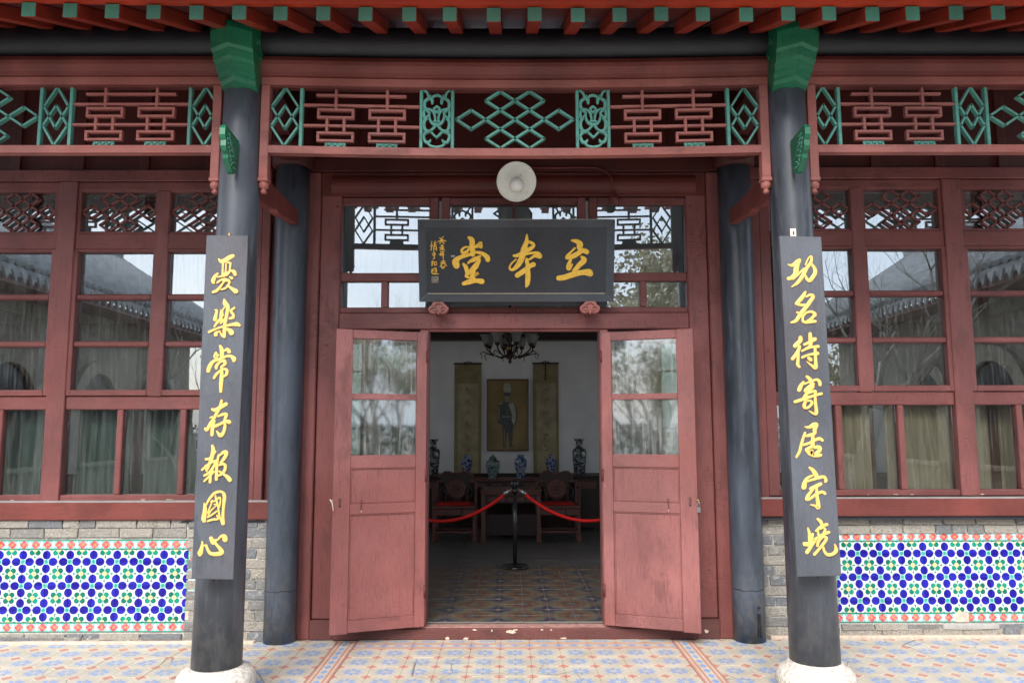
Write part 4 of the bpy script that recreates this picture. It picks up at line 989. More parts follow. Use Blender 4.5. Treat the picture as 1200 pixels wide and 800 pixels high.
def lattice_bay(name_label, fx0, fx1, strips, xis, smalls, scrolls, big, ends):
    w = thing('frieze_lattice', name_label, 'lattice', ((fx0 + fx1) / 2, YL, 3.25), 'fretwork friezes under the porch beam')
    zt, zb = 3.712, 3.318
    sagmb(_seg(min([fx0] + [x - .028 for _, x in ends]), max([fx1] + [x + .028 for _, x in ends]), YL - .03, YL + .03, 3.715, 3.765, 16)).build('top_rail', 'pink_frame', w)
    sagmb(_seg(fx0 + .002, fx1 - .002, YL - .022, YL + .022, 3.700, 3.7148, 16)).build('top_bead', 'red_dark', w)
    sagmb(_seg(fx0, fx1, YL - .03, YL + .03, 3.270, 3.318, 16)).build('bottom_rail', 'pink_frame', w)
    for x0, x1 in strips: sagmb(MB().box(x0, x1, YL - .018, YL + .018, zb, zt - .002, .003)).build('divider', 'teal', w)
    for a, b in xis:                                # a pair of characters in the bay a..b
        c = (a + b) / 2; 
        for q, l0, l1 in ((.10, c - .288, c + .282), (.275, a, b), (.625, a, b)):
            z = zt - .012 - (zt - zb - .012) * q - 0
            sagmb(MB().box(l0, l1, YL - .012, YL + .012, z - .008, z + .008, .002)).build('fretwork_bar', 'pink', w)
        for dx in (-.1625, .1625): xi(w, c + dx, zt - .003, zb)
    for a, b in smalls: m = MB(); small_diamonds(m, a, b, zb, zt - .002); sagmb(m).build('diamond_fretwork', 'teal', w)
    for a, b in scrolls: scroll_panel(w, a, b, zb, zt - .004)
    for cx, uw, uh, cells in big:
        m = MB(); bar_lattice(m, cx, (zb + zt) / 2 - .002, uw, uh, YL, cells, .0135, .030); sagmb(m).build('diamond_fretwork', 'teal', w)
    for s_, x in ends:                              # end stiles with carved drops
        box('stile', 'pink_frame', w, x - .028, x + .028, YL - .030, YL + .032, 3.10, 3.7145, .004)
        box('drop_collar', 'pink', w, x - .033, x + .033, YL - .035, YL + .035, 3.085, 3.112, .006)
        MB().lathe([(.020, 3.098), (.026, 3.086), (.033, 3.070), (.030, 3.050), (.016, 3.042), (.014, 3.034), (.022, 3.024), (.016, 3.014), (.004, 3.010)][::-1], (x, YL, 0), 14).build('drop_finial', 'pink', w)
    return w
def _seg(x0, x1, y0, y1, z0, z1, n):
    mb = MB()
    V = []; fs = []
    for i in range(n + 1):
        x = x0 + (x1 - x0) * i / n; V += [(x, y0, z0), (x, y1, z0), (x, y1, z1), (x, y0, z1)]
    for i in range(n):
        for j in range(4): a = i * 4 + j; b = i * 4 + (j + 1) % 4; fs.append((a, b, b + 4, a + 4))
    fs += [(3, 2, 1, 0), (n * 4, n * 4 + 1, n * 4 + 2, n * 4 + 3)]
    return mb.add(V, fs)
lattice_bay('middle fretwork frieze over the doorway, diamonds between two carved scroll panels', -1.548, 1.548,
    [(-1.362, -1.340), (1.340, 1.362), (-.603, -.583), (-.405, -.385), (.385, .405), (.583, .603)], [(-1.340, -.603), (.603, 1.340)],
    [(-1.548, -1.362), (1.362, 1.548)], [(-.583, -.405), (.405, .583)], [(0, .0925, .0625, CELLS)], [(-1, -1.576), (1, 1.576)])
for s in (-1, 1):
    def r_(a, b): return (min(s * a, s * b), max(s * a, s * b))
    f0, f1 = r_(1.905, 5.4)
    lattice_bay('fretwork frieze of the %s bay, cut off at the edge of the view' % ('left' if s < 0 else 'right'), f0, f1,
        [r_(2.045, 2.066), r_(2.795, 2.816), r_(2.985, 3.006), r_(3.76, 3.78), r_(3.96, 3.98), r_(4.72, 4.74)], [r_(2.066, 2.795), r_(3.98, 4.72)],
        [r_(1.873, 2.045), r_(2.816, 2.985), r_(3.78, 3.96)], [], [(s * 3.383, .0925, .0625, CELLS)], [(s, s * 1.879)])

# ================================================================== BEAMS, TIES, ROOF
bl = MB(); n = 48
V = []; fs = []; m_ = 16
xs_ = [-5.6 + 11.2 * i / n for i in range(n + 1)]
for x in xs_: V += [(x, 4.76 + .112 * math.cos(2 * pi * j / m_), 4.002 + .112 * math.sin(2 * pi * j / m_) + sag(x) * .9) for j in range(m_)]
fs = [(i * m_ + j, i * m_ + (j + 1) % m_, (i + 1) * m_ + (j + 1) % m_, (i + 1) * m_ + j) for i in range(n) for j in range(m_)]
bl.add(V, fs, True); tag(bl.build('eave_purlin', 'black_beam', None, fixn=True), 'long round black eave purlin just under the red rafters', 'beam')
ab = thing('architrave', 'brownish red beam between the black purlin and the fretwork friezes', 'beam', (0, 4.75, 3.77))
prof = [(4.70, 3.768), (4.696, 3.79), (4.675, 3.83), (4.672, 3.855), (4.69, 3.888), (4.83, 3.888), (4.83, 3.768)]
V = []; k = len(prof)
for x in xs_: V += [(x, y, z + sag(x) * .95) for y, z in prof]
MB().add(V, [(i * k + j, i * k + (j + 1) % k, (i + 1) * k + (j + 1) % k, (i + 1) * k + j) for i in range(n) for j in range(k)] + [tuple(range(k)), tuple(n * k + j for j in range(k))]).build('beam', 'red_arch', ab, fixn=True)
for s in (-1, 1):
    t = thing('tie_beam', 'carved dark red tie sloping back from the %s column to the facade' % ('left' if s < 0 else 'right'), 'beam', (s * 1.66, 5.35, 3.2), 'carved ties between the porch columns and the facade')
    pr = [(4.84, 3.02), (5.05, 3.03), (5.30, 3.07), (5.34, 3.055), (5.45, 3.06), (5.50, 3.08), (5.80, 3.10), (5.83, 3.105), (5.83, 3.21), (4.84, 3.21)]
    MB().prism(pr, s * 1.655, s * 1.715, 'yz').build('brace', 'red_arch', t, fixn=True)
    box('upper_tie', 'red_roof_shade', t, s * 1.66, s * 1.74, 4.86, 5.84, 3.72, 3.92, .004)
    MB().lathe([(.10, 3.60), (.13, 3.62), (.13, 3.70), (.11, 3.715)], (s * 1.70, 5.70, 0), 16).build('bracket_block', 'red_roof_shade', t)

roof = thing('porch_roof', 'overhanging tiled roof edge with green ended red rafters and an orange red eave board', 'roof', (0, 4.8, 4.1))
def lift(x): return (.030 * (min(0, x) / 2.75) ** 2 + .012 * (max(0, x) / 2.75) ** 2) if abs(x) < 4 else .05
SL = .40
rm = MB().box(-.039, .039, 0, 2.4, 0, .083, .004, xf=lambda p: Vector((p.x, p.y, p.z + p.y * SL))).mesh('rafter', 'rafter_red')
re = MB().box(-.0385, .0385, -.004, .0, .001, .082, .001).mesh('rafter_end', 'end_green')
fm = MB().box(-.036, .036, -.40, .45, 0, .07, .004, xf=lambda p: Vector((p.x, p.y, p.z + max(0, p.y) * .22))).mesh('flying_rafter', 'eave_red')
fe = MB().box(-.0355, .0355, -.404, -.40, .0015, .0685, .001).mesh('rafter_end', 'end_green')
for i in range(-9, 33):
    x = -2.707 + .2345 * i
    if abs(x) > 5.6: continue
    jx = R.uniform(-.006, .006); zz = 3.792 + lift(x) + R.uniform(-.003, .003)
    r_o = put('rafter', rm, roof, (x + jx, 4.10 + .001, zz), (0, 0, R.uniform(-.008, .008)))
    put('rafter_end', re, r_o, (x + jx, 4.10, zz))
    f_o = put('flying_rafter', fm, roof, (x + jx + .0, 4.07, 3.942 + lift(x)), (0, 0, R.uniform(-.006, .006))); put('rafter_end', fe, f_o, (x + jx, 4.07, 3.942 + lift(x)))
def liftseg(x0, x1, y0, y1, z0, z1, n=24, sl=0):
    mb = _seg(x0, x1, y0, y1, z0, z1, n)
    for p in mb.v: p.z += lift(p.x) + (p.y - y0) * sl
    return mb
liftseg(-5.7, 5.7, 4.075, 4.115, 3.880, 3.912).build('eave_board', 'eave_red', roof)
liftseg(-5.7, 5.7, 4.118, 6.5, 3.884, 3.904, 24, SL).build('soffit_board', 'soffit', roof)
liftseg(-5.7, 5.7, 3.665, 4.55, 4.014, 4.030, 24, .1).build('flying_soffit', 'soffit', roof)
liftseg(-5.7, 5.7, 3.66, 3.69, 4.014, 4.05).build('eave_board', 'eave_red', roof)
for p in (0,):
    mb = liftseg(-5.7, 5.7, 3.62, 4.6, 4.052, 4.10, 24, .12); mb.build('tile_bed', 'roof_tile', roof)
    mb = liftseg(-5.7, 5.7, 4.6, 9.2, 4.18, 4.24, 24, SL); mb.build('tile_bed', 'roof_tile', roof)
rt = MB()
for i in range(-28, 29): rt.tube([(i * .2, 3.6, 4.12), (i * .2, 4.6, 4.25), (i * .2, 9.2, 6.09)], .055, 6)
rt.build('tile_rows', 'roof_tile', roof, kind='stuff')

# ================================================================== LAMP and CONDUIT
lp = thing('wall_lamp', 'round cream enamel lamp shade with rust specks and white bulb above the name board', 'lamp', (.016, 5.6, 3.33))
c0 = W(606, 213, 5.60); dirv = (Vector((CX, 0, CH)) - c0); dirv.z -= .4; dirv.x = 0; dirv.normalize()
rot = Vector((0, 0, 1)).rotation_difference(dirv).to_matrix()
def lth(name, mat, prof, n=36, par=lp, off=(0, 0, 0)):
    mb = MB().lathe(prof, off, n); mb.v = [c0 + rot @ p for p in mb.v]; return mb.build(name, mat, par, fixn=True)
lth('shade', 'enamel', [(.148, -.004), (.146, .004), (.143, .004), (.110, -.018), (.070, -.034), (.045, -.040), (.045, -.055), (.075, -.045), (.115, -.026)])
lth('shade_collar', 'enamel', [(.052, -.044), (.060, -.020), (.058, -.012), (.050, -.014), (.046, -.034)])
mb = MB(); 
prof = [(.030, -.035), (.034, .0), (.046, .03), (.054, .06), (.052, .085), (.036, .108), (.012, .118)]
mb.lathe(prof, (0, 0, 0), 24); rb = Vector((0, 0, 1)).rotation_difference((dirv + Vector((0, 0, -.35))).normalized()).to_matrix(); mb.v = [c0 + rb @ p for p in mb.v]; mb.build('bulb', 'bulb_glass', lp, fixn=True)
q0 = c0 - dirv * .05
MB().tube([q0, q0 - dirv * .05, Vector((q0.x, 5.85, q0.z + .10)), Vector((q0.x + .01, 6.02, q0.z + .12))], .014, 8).build('arm', 'conduit', lp)
cd = thing('cable_conduit', 'red painted cable pipe curving down to a round box on the door header', 'conduit', (.5, 6.0, 3.6))
def yy(z): return 5.99 if z > 3.57 else 5.972
pts = [(c0.x + .01, 6.008, 3.618)] + [(W(x, y, 6.0).x, 6.006, W(x, y, 6.0).z) for x, y in ((640, 197), (680, 196.5), (700, 197), (710, 201), (716, 208), (718, 216), (719, 225))]
pts = [tuple(p) for p in pts]; pts = [(p[0], 6.005 if p[2] > 3.57 else 5.970, p[2]) for p in pts]
MB().tube(pts, .0085, 8).build('pipe', 'conduit', cd)
b0 = W(721, 233.5, 5.955); MB().lathe([(.002, -.020), (.018, -.020), (.020, -.008), (.040, -.006), (.042, .0), (.042, .03)], (b0.x, 5.965, b0.z), 20, 'y').build('junction_box', 'conduit', cd, fixn=True)

# ================================================================== HALL INTERIOR
IX = -.08                                         # axis of the furniture
hw = thing('hall_wall', 'whitewashed back wall of the dim hall behind the portrait and scrolls', 'wall', (0, 12, 0))
box('wall_face', 'wall_white', hw, -2.28, 2.28, 12.0, 12.2, .0, 4.1, 0)
for s in (-1, 1):
    a0, a1 = 2.2801, 3.4
    box('wall_face', 'wall_white', hw, s * a0, s * a1, 12.0, 12.2, 0, 1.1, 0); box('wall_face', 'wall_white', hw, s * a0, s * a1, 12.0, 12.2, 2.9, 4.1, 0); box('wall_face', 'wall_white', hw, s * (a1 + .0001), s * 7, 12.0, 12.2, 0, 4.1, 0)
    wf = box('window_frame', 'red_dark', hw, s * a0, s * (a0 + .05), 12.04, 12.12, 1.1, 2.9, .004)
    box('window_frame', 'red_dark', hw, s * (a1 - .05), s * a1, 12.04, 12.12, 1.1, 2.9, .004)
    for k in range(1, 4): box('glazing_bar', 'red_dark', hw, s * (a0 + .05 + k * .253) - .012, s * (a0 + .05 + k * .253) + .012, 12.05, 12.09, 1.1, 2.9, .003)
    for z in (1.12, 1.56, 2.0, 2.44, 2.88): box('glazing_bar', 'red_dark', hw, s * (a0 + .05), s * (a1 - .05), 12.052, 12.088, z - .014, z + .014, .003)
    box('pane', 'glass_clear', hw, s * (a0 + .05), s * (a1 - .05), 12.066, 12.070, 1.1, 2.9, 0)
box('wainscot', 'wainscot', hw, -6.9, 6.9, 11.97, 11.998, .09, .86, .004)
box('wainscot_rail', 'rosewood_dark', hw, -6.9, 6.9, 11.96, 11.998, .862, .885, .004)
box('cornice_beam', 'rosewood_dark', hw, -6.9, 6.9, 11.75, 11.998, 2.90, 3.16, .01)
for s in (-1, 1):
    sw = thing('hall_side_wall', 'whitewashed %s end wall of the hall with an added daylight window' % ('left' if s < 0 else 'right'), 'wall', (s * 7, 9, 0))
    for q in ((6.32, 7.2, 0, 4.1), (11.6, 12.2, 0, 4.1), (7.2001, 11.5999, 0, 1.0), (7.2001, 11.5999, 3.2, 4.1)): box('wall_face', 'wall_white', sw, s * 7.01, s * 7.2, q[0], q[1], q[2], q[3], 0)
    for k in range(9): box('glazing_bar', 'red_dark', sw, s * 7.05, s * 7.09, 7.22 + k * .54, 7.26 + k * .54, 1.0, 3.2, .003)  # unseen end window, added to let in light and brighten the hall
    for z in (1.02, 1.72, 2.46, 3.18): box('glazing_bar', 'red_dark', sw, s * 7.052, s * 7.088, 7.2, 11.6, z - .02, z + .02, .003)
    box('pane', 'glass_clear', sw, s * 7.066, s * 7.07, 7.2, 11.6, 1.0, 3.2, 0)
cl = box('hall_ceiling', 'ceiling_white', None, -7, 7, 6.25, 12.2, 3.95, 4.1, 0, kind='structure')
# wall strip behind the facade above the windows
box('lintel_wall', 'wall_white', hw, -7, 7, 6.24, 6.32, 3.62, 4.4, 0)

# portrait: a full length figure in dress uniform with a tall plume, printed flat
pt = thing('portrait', 'framed full length portrait of a man in dress uniform with a tall white plume', 'picture', (-.064, 11.96, 1.23))
a = W(571.5, 445, 11.93); b = W(618, 527, 11.93); x0, x1, z0, z1 = a.x, b.x, b.z, a.z
box('print', 'print_paper', pt, x0, x1, 11.965, 11.985, z0, z1, 0)
f = .016
for q in ((x0 - f, x1 + f, z1, z1 + f), (x0 - f, x1 + f, z0 - f, z0)): box('frame', 'rosewood', pt, q[0], q[1], 11.945, 11.99, q[2], q[3], .004)
for q in ((x0 - f, x0, z0, z1), (x1, x1 + f, z0, z1)): box('frame', 'rosewood', pt, q[0], q[1], 11.945, 11.99, q[2], q[3], .004)
def flat(name, mat, pts, y, par=pt, k=.2, ox=490, oy=380):
    P_ = [W(ox + x * k, oy + yy_ * k, y) for x, yy_ in pts]
    MB().prism([(p.x, p.z) for p in P_], y, y + .002).build(name, mat, par, fixn=True)
flat('figure_plume', 'print_light', [(502, 350), (520, 343), (538, 352), (545, 380), (540, 398), (505, 398), (498, 378)], 11.960)
flat('figure_cap', 'print_dark', [(502, 398), (538, 398), (536, 420), (505, 420)], 11.959)
flat('figure_face', 'print_mid', [(506, 421), (534, 421), (532, 436), (526, 446), (513, 446), (508, 436)], 11.9585)
flat('figure_coat', 'print_dark', [(510, 447), (530, 447), (540, 456), (562, 462), (572, 480), (580, 520), (578, 560), (566, 590), (556, 592), (553, 600), (492, 598), (490, 588), (472, 582), (464, 560), (468, 500), (472, 465), (490, 457)], 11.9575)
flat('figure_sash', 'print_light', [(536, 458), (560, 464), (568, 490), (572, 540), (566, 575), (556, 588), (545, 560), (550, 530), (538, 500), (528, 470)], 11.9565)
flat('figure_trousers', 'print_dark', [(492, 598), (553, 600), (552, 650), (548, 712), (532, 712), (528, 640), (520, 628), (514, 650), (510, 714), (496, 714), (494, 650)], 11.9570)
flat('figure_shoes', 'print_dark', [(496, 714), (512, 712), (514, 720), (494, 720)], 11.956); flat('figure_shoes', 'print_dark', [(532, 710), (548, 708), (562, 716), (560, 720), (536, 718)], 11.956)
flat('figure_belt', 'print_mid', [(488, 536), (545, 536), (545, 543), (488, 543)], 11.9555)
flat('figure_epaulette', 'print_mid', [(472, 462), (492, 456), (494, 464), (473, 472)], 11.955); flat('figure_epaulette', 'print_mid', [(540, 456), (562, 462), (561, 471), (541, 464)], 11.955)
flat('figure_collar', 'print_mid', [(508, 447), (532, 447), (534, 455), (506, 455)], 11.955)
for k in range(5): flat('figure_button', 'print_mid', [(517, 466 + k * 14), (522, 466 + k * 14), (522, 471 + k * 14), (517, 471 + k * 14)], 11.955)
flat('figure_sleeve', 'print_mid', [(470, 490), (476, 488), (474, 560), (468, 562)], 11.955)
flat('figure_trousers_stripe', 'print_mid', [(500, 604), (504, 604), (508, 710), (504, 710)], 11.955)
# hanging scrolls
def scroll(lx0, lx1, label, cord):
    a = W(lx0, 425.5, 11.95); b = W(lx1, 617, 11.95)
    w = thing('hanging_scroll', label, 'scroll', ((a.x + b.x) / 2, 11.96, b.z), 'pair of hanging scrolls beside the portrait')
    box('silk_mount', 'scroll_silk', w, a.x, b.x, 11.985, 11.990, b.z, a.z, 0)
    box('paper', 'scroll_paper', w, a.x + .05, b.x - .04, 11.980, 11.9845, b.z + .28, a.z - .31, 0)
    MB().lathe([(.012, a.x - .01), (.012, b.x + .01)], (0, 11.975, a.z), 8, 'x').build('top_rod', 'rosewood_dark', w)
    MB().lathe([(.02, a.x - .02), (.02, b.x + .02)], (0, 11.965, b.z), 8, 'x').build('bottom_rod', 'rosewood_dark', w)
    c = (a.x + b.x) / 2
    MB().tube([(c - .06, 11.975, a.z + .01), (c, 11.975, a.z + .035), (c + .06, 11.975, a.z + .01)], .006, 5).build('cord', 'black_gloss', w)
    if cord: MB().tube([(c - .0, 11.972, a.z + .02), (c - .005, 11.972, a.z - .27)], .008, 5).build('ribbon', 'black_gloss', w)
    wr = random.Random(int(lx0)); tm_ = MB(); k = 0
    for j in range(7 if cord else 6):           # faint column of brush writing
        zc = a.z - .42 - j * .175
        if zc < b.z + .36: break
        for _ in range(5):
            p = [(c + wr.uniform(-.045, .045), zc + wr.uniform(-.055, .055), wr.uniform(.006, .011)) for _ in range(2)]
            brush(tm_, p, lambda x, z: Vector((x, 11.9795, z)), Vector((0, -1, 0)), .0006, .0001 * k); k += 1
    tm_.build('faint_writing', 'ink', w)
scroll(532.5, 562.5, 'left hanging scroll on ochre silk between the chair and the portrait', False)
scroll(624.5, 655, 'right hanging scroll on ochre silk with a dark ribbon at its top', True)

# altar table, tea table, side stands
at_ = thing('altar_table', 'long dark altar table against the back wall carrying four vases', 'table', (IX, 11.6, .1))
box('table_top', 'rosewood', at_, IX - 1.05, IX + 1.05, 11.38, 11.90, .80, .835, .006); box('apron', 'rosewood_dark', at_, IX - 1.0, IX + 1.0, 11.41, 11.44, .70, .798, .004)
for s in (-1, 1):
    for y in (11.43, 11.82): box('leg', 'rosewood_dark', at_, IX + s * .96 - .03, IX + s * .96 + .03, y, y + .06, .1, .70, .004)
for k in range(8): box('carved_plaque', 'rosewood', at_, IX - .92 + k * .235, IX - .76 + k * .235, 11.402, 11.409, .725, .775, .003)
tt = thing('tea_table', 'square rosewood tea table between the two armchairs', 'table', (IX, 10.45, .1))
X0, X1 = W(563, 600, 10.2).x, W(633, 600, 10.2).x
box('table_top', 'rosewood', tt, X0 - .01, X1 + .01, 10.2, 10.72, .735, .775, .006); box('moulding', 'rosewood', tt, X0 + .005, X1 - .005, 10.215, 10.70, .705, .7345, .004)
for x in (X0, X1 - .055):
    for y in (10.21, 10.65): l = box('leg', 'rosewood', tt, x, x + .055, y, y + .055, .115, .7045, .005); box('foot', 'rosewood', l, x - .006, x + .061, y - .006, y + .061, .1, .150, .004)
box('apron', 'rosewood_dark', tt, X0 + .06, X1 - .06, 10.225, 10.245, .60, .70, .004)
for k in range(5): box('fret_cutout', 'rosewood', tt, X0 + .09 + k * .125, X0 + .18 + k * .125, 10.2175, 10.2245, .625, .675, .002)
box('low_shelf', 'rosewood_dark', tt, X0 + .03, X1 - .03, 10.6, 10.66, .14, .42, .004)
for s, x, lab in ((-1, -1.19, 'dark side stand by the back wall under the tall grey vase, left'), (1, 1.07, 'dark side stand by the back wall under the tall grey vase, right')):
    st = thing('side_stand', lab, 'stand', (x, 11.5, .1), 'side stands at the ends of the altar table')
    box('stand_top', 'rosewood_dark', st, x - .20, x + .20, 11.3, 11.70, .855, .89, .006); box('cabinet', 'rosewood_dark', st, x - .17, x + .17, 11.33, 11.68, .16, .853, .006)
    for q in (-.12, .12): box('leg', 'rosewood_dark', st, x + q - .025, x + q + .025, 11.34, 11.39, .1, .16, .003)
    box('drawer', 'rosewood', st, x - .14, x + .14, 11.322, 11.329, .70, .80, .003)
def vase(name, label, mat, px, z0, prof, grp=None, Y=11.55, lid=None):
    x = W(px, 550, Y).x; v = thing(name, label, 'vase', (x, Y, z0), 'porcelain vases along the back wall')
    MB().lathe([(r, z0 + h) for r, h in prof], (x, Y, 0), 24).build('body', mat, v)
    if lid: MB().lathe([(r, z0 + h) for r, h in lid], (x, Y, 0), 20).build('lid', mat, v)
tall = [(.075, 0), (.080, .02), (.098, .20), (.104, .32), (.098, .36), (.055, .38), (.048, .42), (.050, .47), (.078, .505), (.080, .512), (.06, .512)]
vase('tall_vase', 'tall grey figured vase with a flared neck, leftmost on the back wall side', 'porcelain_grey', 506.5, .892, tall)
vase('tall_vase', 'tall grey figured vase with a flared neck, rightmost on the back wall side', 'porcelain_grey', 678.5, .892, tall)
baluster = [(.050, 0), (.052, .02), (.046, .06), (.062, .13), (.086, .22), (.084, .25), (.045, .275), (.036, .31), (.048, .335), (.048, .34)]
vase('baluster_vase', 'slim dark blue and white vase before the left scroll', 'porcelain_blue', 546.5, .838, baluster)
vase('baluster_vase', 'slim dark blue and white vase before the right scroll', 'porcelain_blue', 645.5, .838, baluster)
vase('ginger_jar', 'pale celadon lidded jar on the altar table left of the rope post', 'porcelain_celadon', 577, .838, [(.065, -.05), (.068, 0), (.072, .05), (.098, .16), (.104, .21), (.095, .25), (.05, .275)], lid=[(.055, .276), (.058, .29), (.035, .315), (.012, .325), (.014, .335), (.004, .345)], Y=11.5)
vase('meiping_vase', 'bright blue and white vase on the altar table right of the rope post', 'porcelain_blue', 609.5, .838, [(.058, -.05), (.055, 0), (.060, .08), (.085, .18), (.094, .24), (.080, .28), (.045, .295), (.042, .32), (.055, .332), (.055, .337)], Y=11.5)

# armchairs
def armchair(label, x):
    Y = 10.25; w = thing('armchair', label, 'chair', (x, Y, .1), 'pair of carved rosewood armchairs')
    hw_ = .29; d = .46
    box('seat', 'rosewood', w, x - hw_, x + hw_, Y, Y + d, .525, .565, .008)
    for a, b in ((-.275, -.10), (-.095, .095), (.10, .275)): box('seat_drawer', 'rosewood', w, x + a, x + b, Y + .008, Y + .03, .44, .522, .004)
    box('cushion', 'cushion_red', w, x - .24, x + .21, Y + .03, Y + .40, .566, .585, .008)
    for sx in (-1, 1):
        for y in (Y + .012, Y + d - .06): l = box('leg', 'rosewood', w, x + sx * .262 - .024, x + sx * .262 + .024, y, y + .048, .12, .525, .004); box('foot', 'rosewood', l, x + sx * .262 - .030, x + sx * .262 + .030, y - .006, y + .054, .1, .19, .006)
        MB().bar((x + sx * .262, Y + .06, .23), (x + sx * .262, Y + d - .06, .23), .03, .03, (0, 0, 1)).build('stretcher', 'rosewood', w)
        # stepped arm rails
        a = MB(); a.box(x + sx * .278 - .014, x + sx * .278 + .014, Y + .06, Y + .09, .565, .76, .003); a.box(x + sx * .278 - .016, x + sx * .278 + .016, Y + .06, Y + .40, .76, .785, .003)
        a.box(x + sx * .262 - .016, x + sx * .262 + .016, Y + .38, Y + .41, .565, .86, .003); a.box(x + sx * .225 - .045, x + sx * .225 + .045, Y + .38, Y + .41, .835, .865, .003)
        a.build('arm', 'rosewood', w)
        c = MB(); c.tube([(x + sx * (.165 + .055 * math.cos(t)), Y + .395, .70 + .065 * math.sin(t)) for t in [(-1.9 + .45 * k) for k in range(12)]], .016, 6)
        c.box(x + sx * .145 - .013, x + sx * .145 + .013, Y + .38, Y + .405, .565, .68, .003); c.build('scroll_bracket', 'rosewood_dark', w)
    box('stretcher', 'rosewood', w, x - .24, x + .24, Y + .02, Y + .05, .215, .245, .004); box('stretcher', 'rosewood', w, x - .24, x + .24, Y + .025, Y + .045, .262, .275, .003)
    cr_ = [(-.235, .90), (-.215, .94), (-.16, .985), (-.10, .985), (-.05, .965), (0, .960), (.05, .965), (.10, .985), (.16, .985), (.215, .94), (.235, .90), (.20, .855), (.15, .84), (.19, .76), (.15, .68), (.06, .62), (.05, .566), (-.05, .566), (-.06, .62), (-.15, .68), (-.19, .76), (-.15, .84), (-.20, .855)]
    b = MB().prism([(x + p, z) for p, z in cr_], Y + .395, Y + .425).build('back_panel', 'rosewood_dark', w, fixn=True)
    MB().tube([(x + p, Y + .40, z - .008) for p, z in cr_[:11]], .013, 6).build('crest_rail', 'rosewood', b)
    MB().lathe([(.132, -.0), (.138, -.012), (.122, -.022), (.116, -.012), (.112, -.008)][::-1], (x, Y + .394, .755), 28, 'y').build('roundel', 'rosewood', w, fixn=True)
    sc = MB()
    for k in range(6): sc.tube([(x + .05 * math.cos(k * 1.05) + .03 * math.cos(t + k), Y + .384, .755 + .05 * math.sin(k * 1.05) + .03 * math.sin(t + k)) for t in [.6 * q for q in range(8)]], .006, 4)
    sc.build('dragon_carving', 'rosewood_dark', w)
    return w
c1 = armchair('left carved rosewood armchair with round back medallion beside the tea table', W(533, 580, 10.45).x)
c2 = copy_tree(c1); dx = W(652.5, 580, 10.45).x - c1.location.x; c2.location.x += dx; relabel(c2, 'right carved rosewood armchair with round back medallion beside the tea table')
c3 = copy_tree(c1); c3.location = (-3.02, 6.75, .1); c3.rotation_euler.z = .25; relabel(c3, 'armchair inside the left windows, its curved crest rail seen low behind the glass')
plt = thing('potted_plant', 'dark leafy plant standing under the tea table', 'plant', (IX, 10.85, .1))
MB().lathe([(.07, .1), (.10, .25), (.11, .3), (.10, .3), (.08, .28)], (IX, 10.85, 0), 14).build('pot', 'rosewood_dark', plt)
lf = MB()
for k in range(34):
    t = R.uniform(0, 2 * pi); l = R.uniform(.12, .26); up = R.uniform(.05, .30); p0 = Vector((IX, 10.85, .3)); d = Vector((math.cos(t), math.sin(t) * .6, 0)); s_ = Vector((-d.y, d.x, 0)).normalized() * .012
    q = [p0, p0 + d * l * .5 + Vector((0, 0, up)), p0 + d * l + Vector((0, 0, up * .6))]
    lf.add([q[0] - s_ * .5, q[0] + s_ * .5, q[1] + s_, q[1] - s_, q[2]], [(0, 1, 2, 3), (3, 2, 4)])
lf.build('leaves', 'leaf_dark', plt, kind='stuff')

# chandelier
ch = thing('chandelier', 'dark bronze chandelier with frosted tulip shades hanging in the doorway opening', 'chandelier', (0, 9.5, 2.35))
cx, cy, cz = W(597.5, 410, 9.5).x, 9.5, 2.36
MB().lathe([(.004, -.02), (.020, .0), (.016, .03), (.040, .07), (.044, .11), (.020, .15), (.028, .19), (.018, .24), (.060, .30), (.070, .34), (.030, .38), (.014, .45), (.014, 1.0), (.02, 1.45)], (cx, cy, cz), 16).build('stem', 'bronze_dark', ch)
MB().lathe([(.03, .155), (.036, .17), (.03, .19)], (cx, cy - .0, cz), 12).build('stem_ring', 'brass', ch)
for k in range(8):
    t = 2 * pi * k / 8 + .25; r = .295; d = Vector((math.cos(t), math.sin(t), 0)); o = Vector((cx, cy, cz))
    pts = [o + d * .03 + Vector((0, 0, .09)), o + d * .12 + Vector((0, 0, .055)), o + d * .21 + Vector((0, 0, .09)), o + d * .285 + Vector((0, 0, .14)), o + d * r + Vector((0, 0, .185))]
    a = MB().tube(pts, .009, 6); a.tube([o + d * .19 + Vector((0, 0, .08)), o + d * .27 + Vector((0, 0, .10)), o + d * .335 + Vector((0, 0, .12)), o + d * .37 + Vector((0, 0, .10)), o + d * .355 + Vector((0, 0, .075))], .006, 5)
    a.tube([o + d * .07 + Vector((0, 0, .12)), o + d * .11 + Vector((0, 0, .19)), o + d * .07 + Vector((0, 0, .22)), o + d * .04 + Vector((0, 0, .19))], .008, 5)
    am = a.build('arm', 'bronze_dark', ch)
    e = o + d * r; MB().lathe([(.018, .18), (.030, .20), (.032, .215)], tuple(e), 12).build('cup', 'bronze_dark', am)
    MB().lathe([(.028, .212), (.045, .235), (.050, .27), (.060, .305), (.085, .33), (.080, .328), (.055, .30), (.045, .268)], tuple(e), 16, cap=False).build('lamp_shade', 'bell_glass', ch)
    g = o + d * .352; MB().lathe([(.001, .035), (.011, .05), (.004, .07)], tuple(g), 8).build('crystal_drop', 'crystal', am)

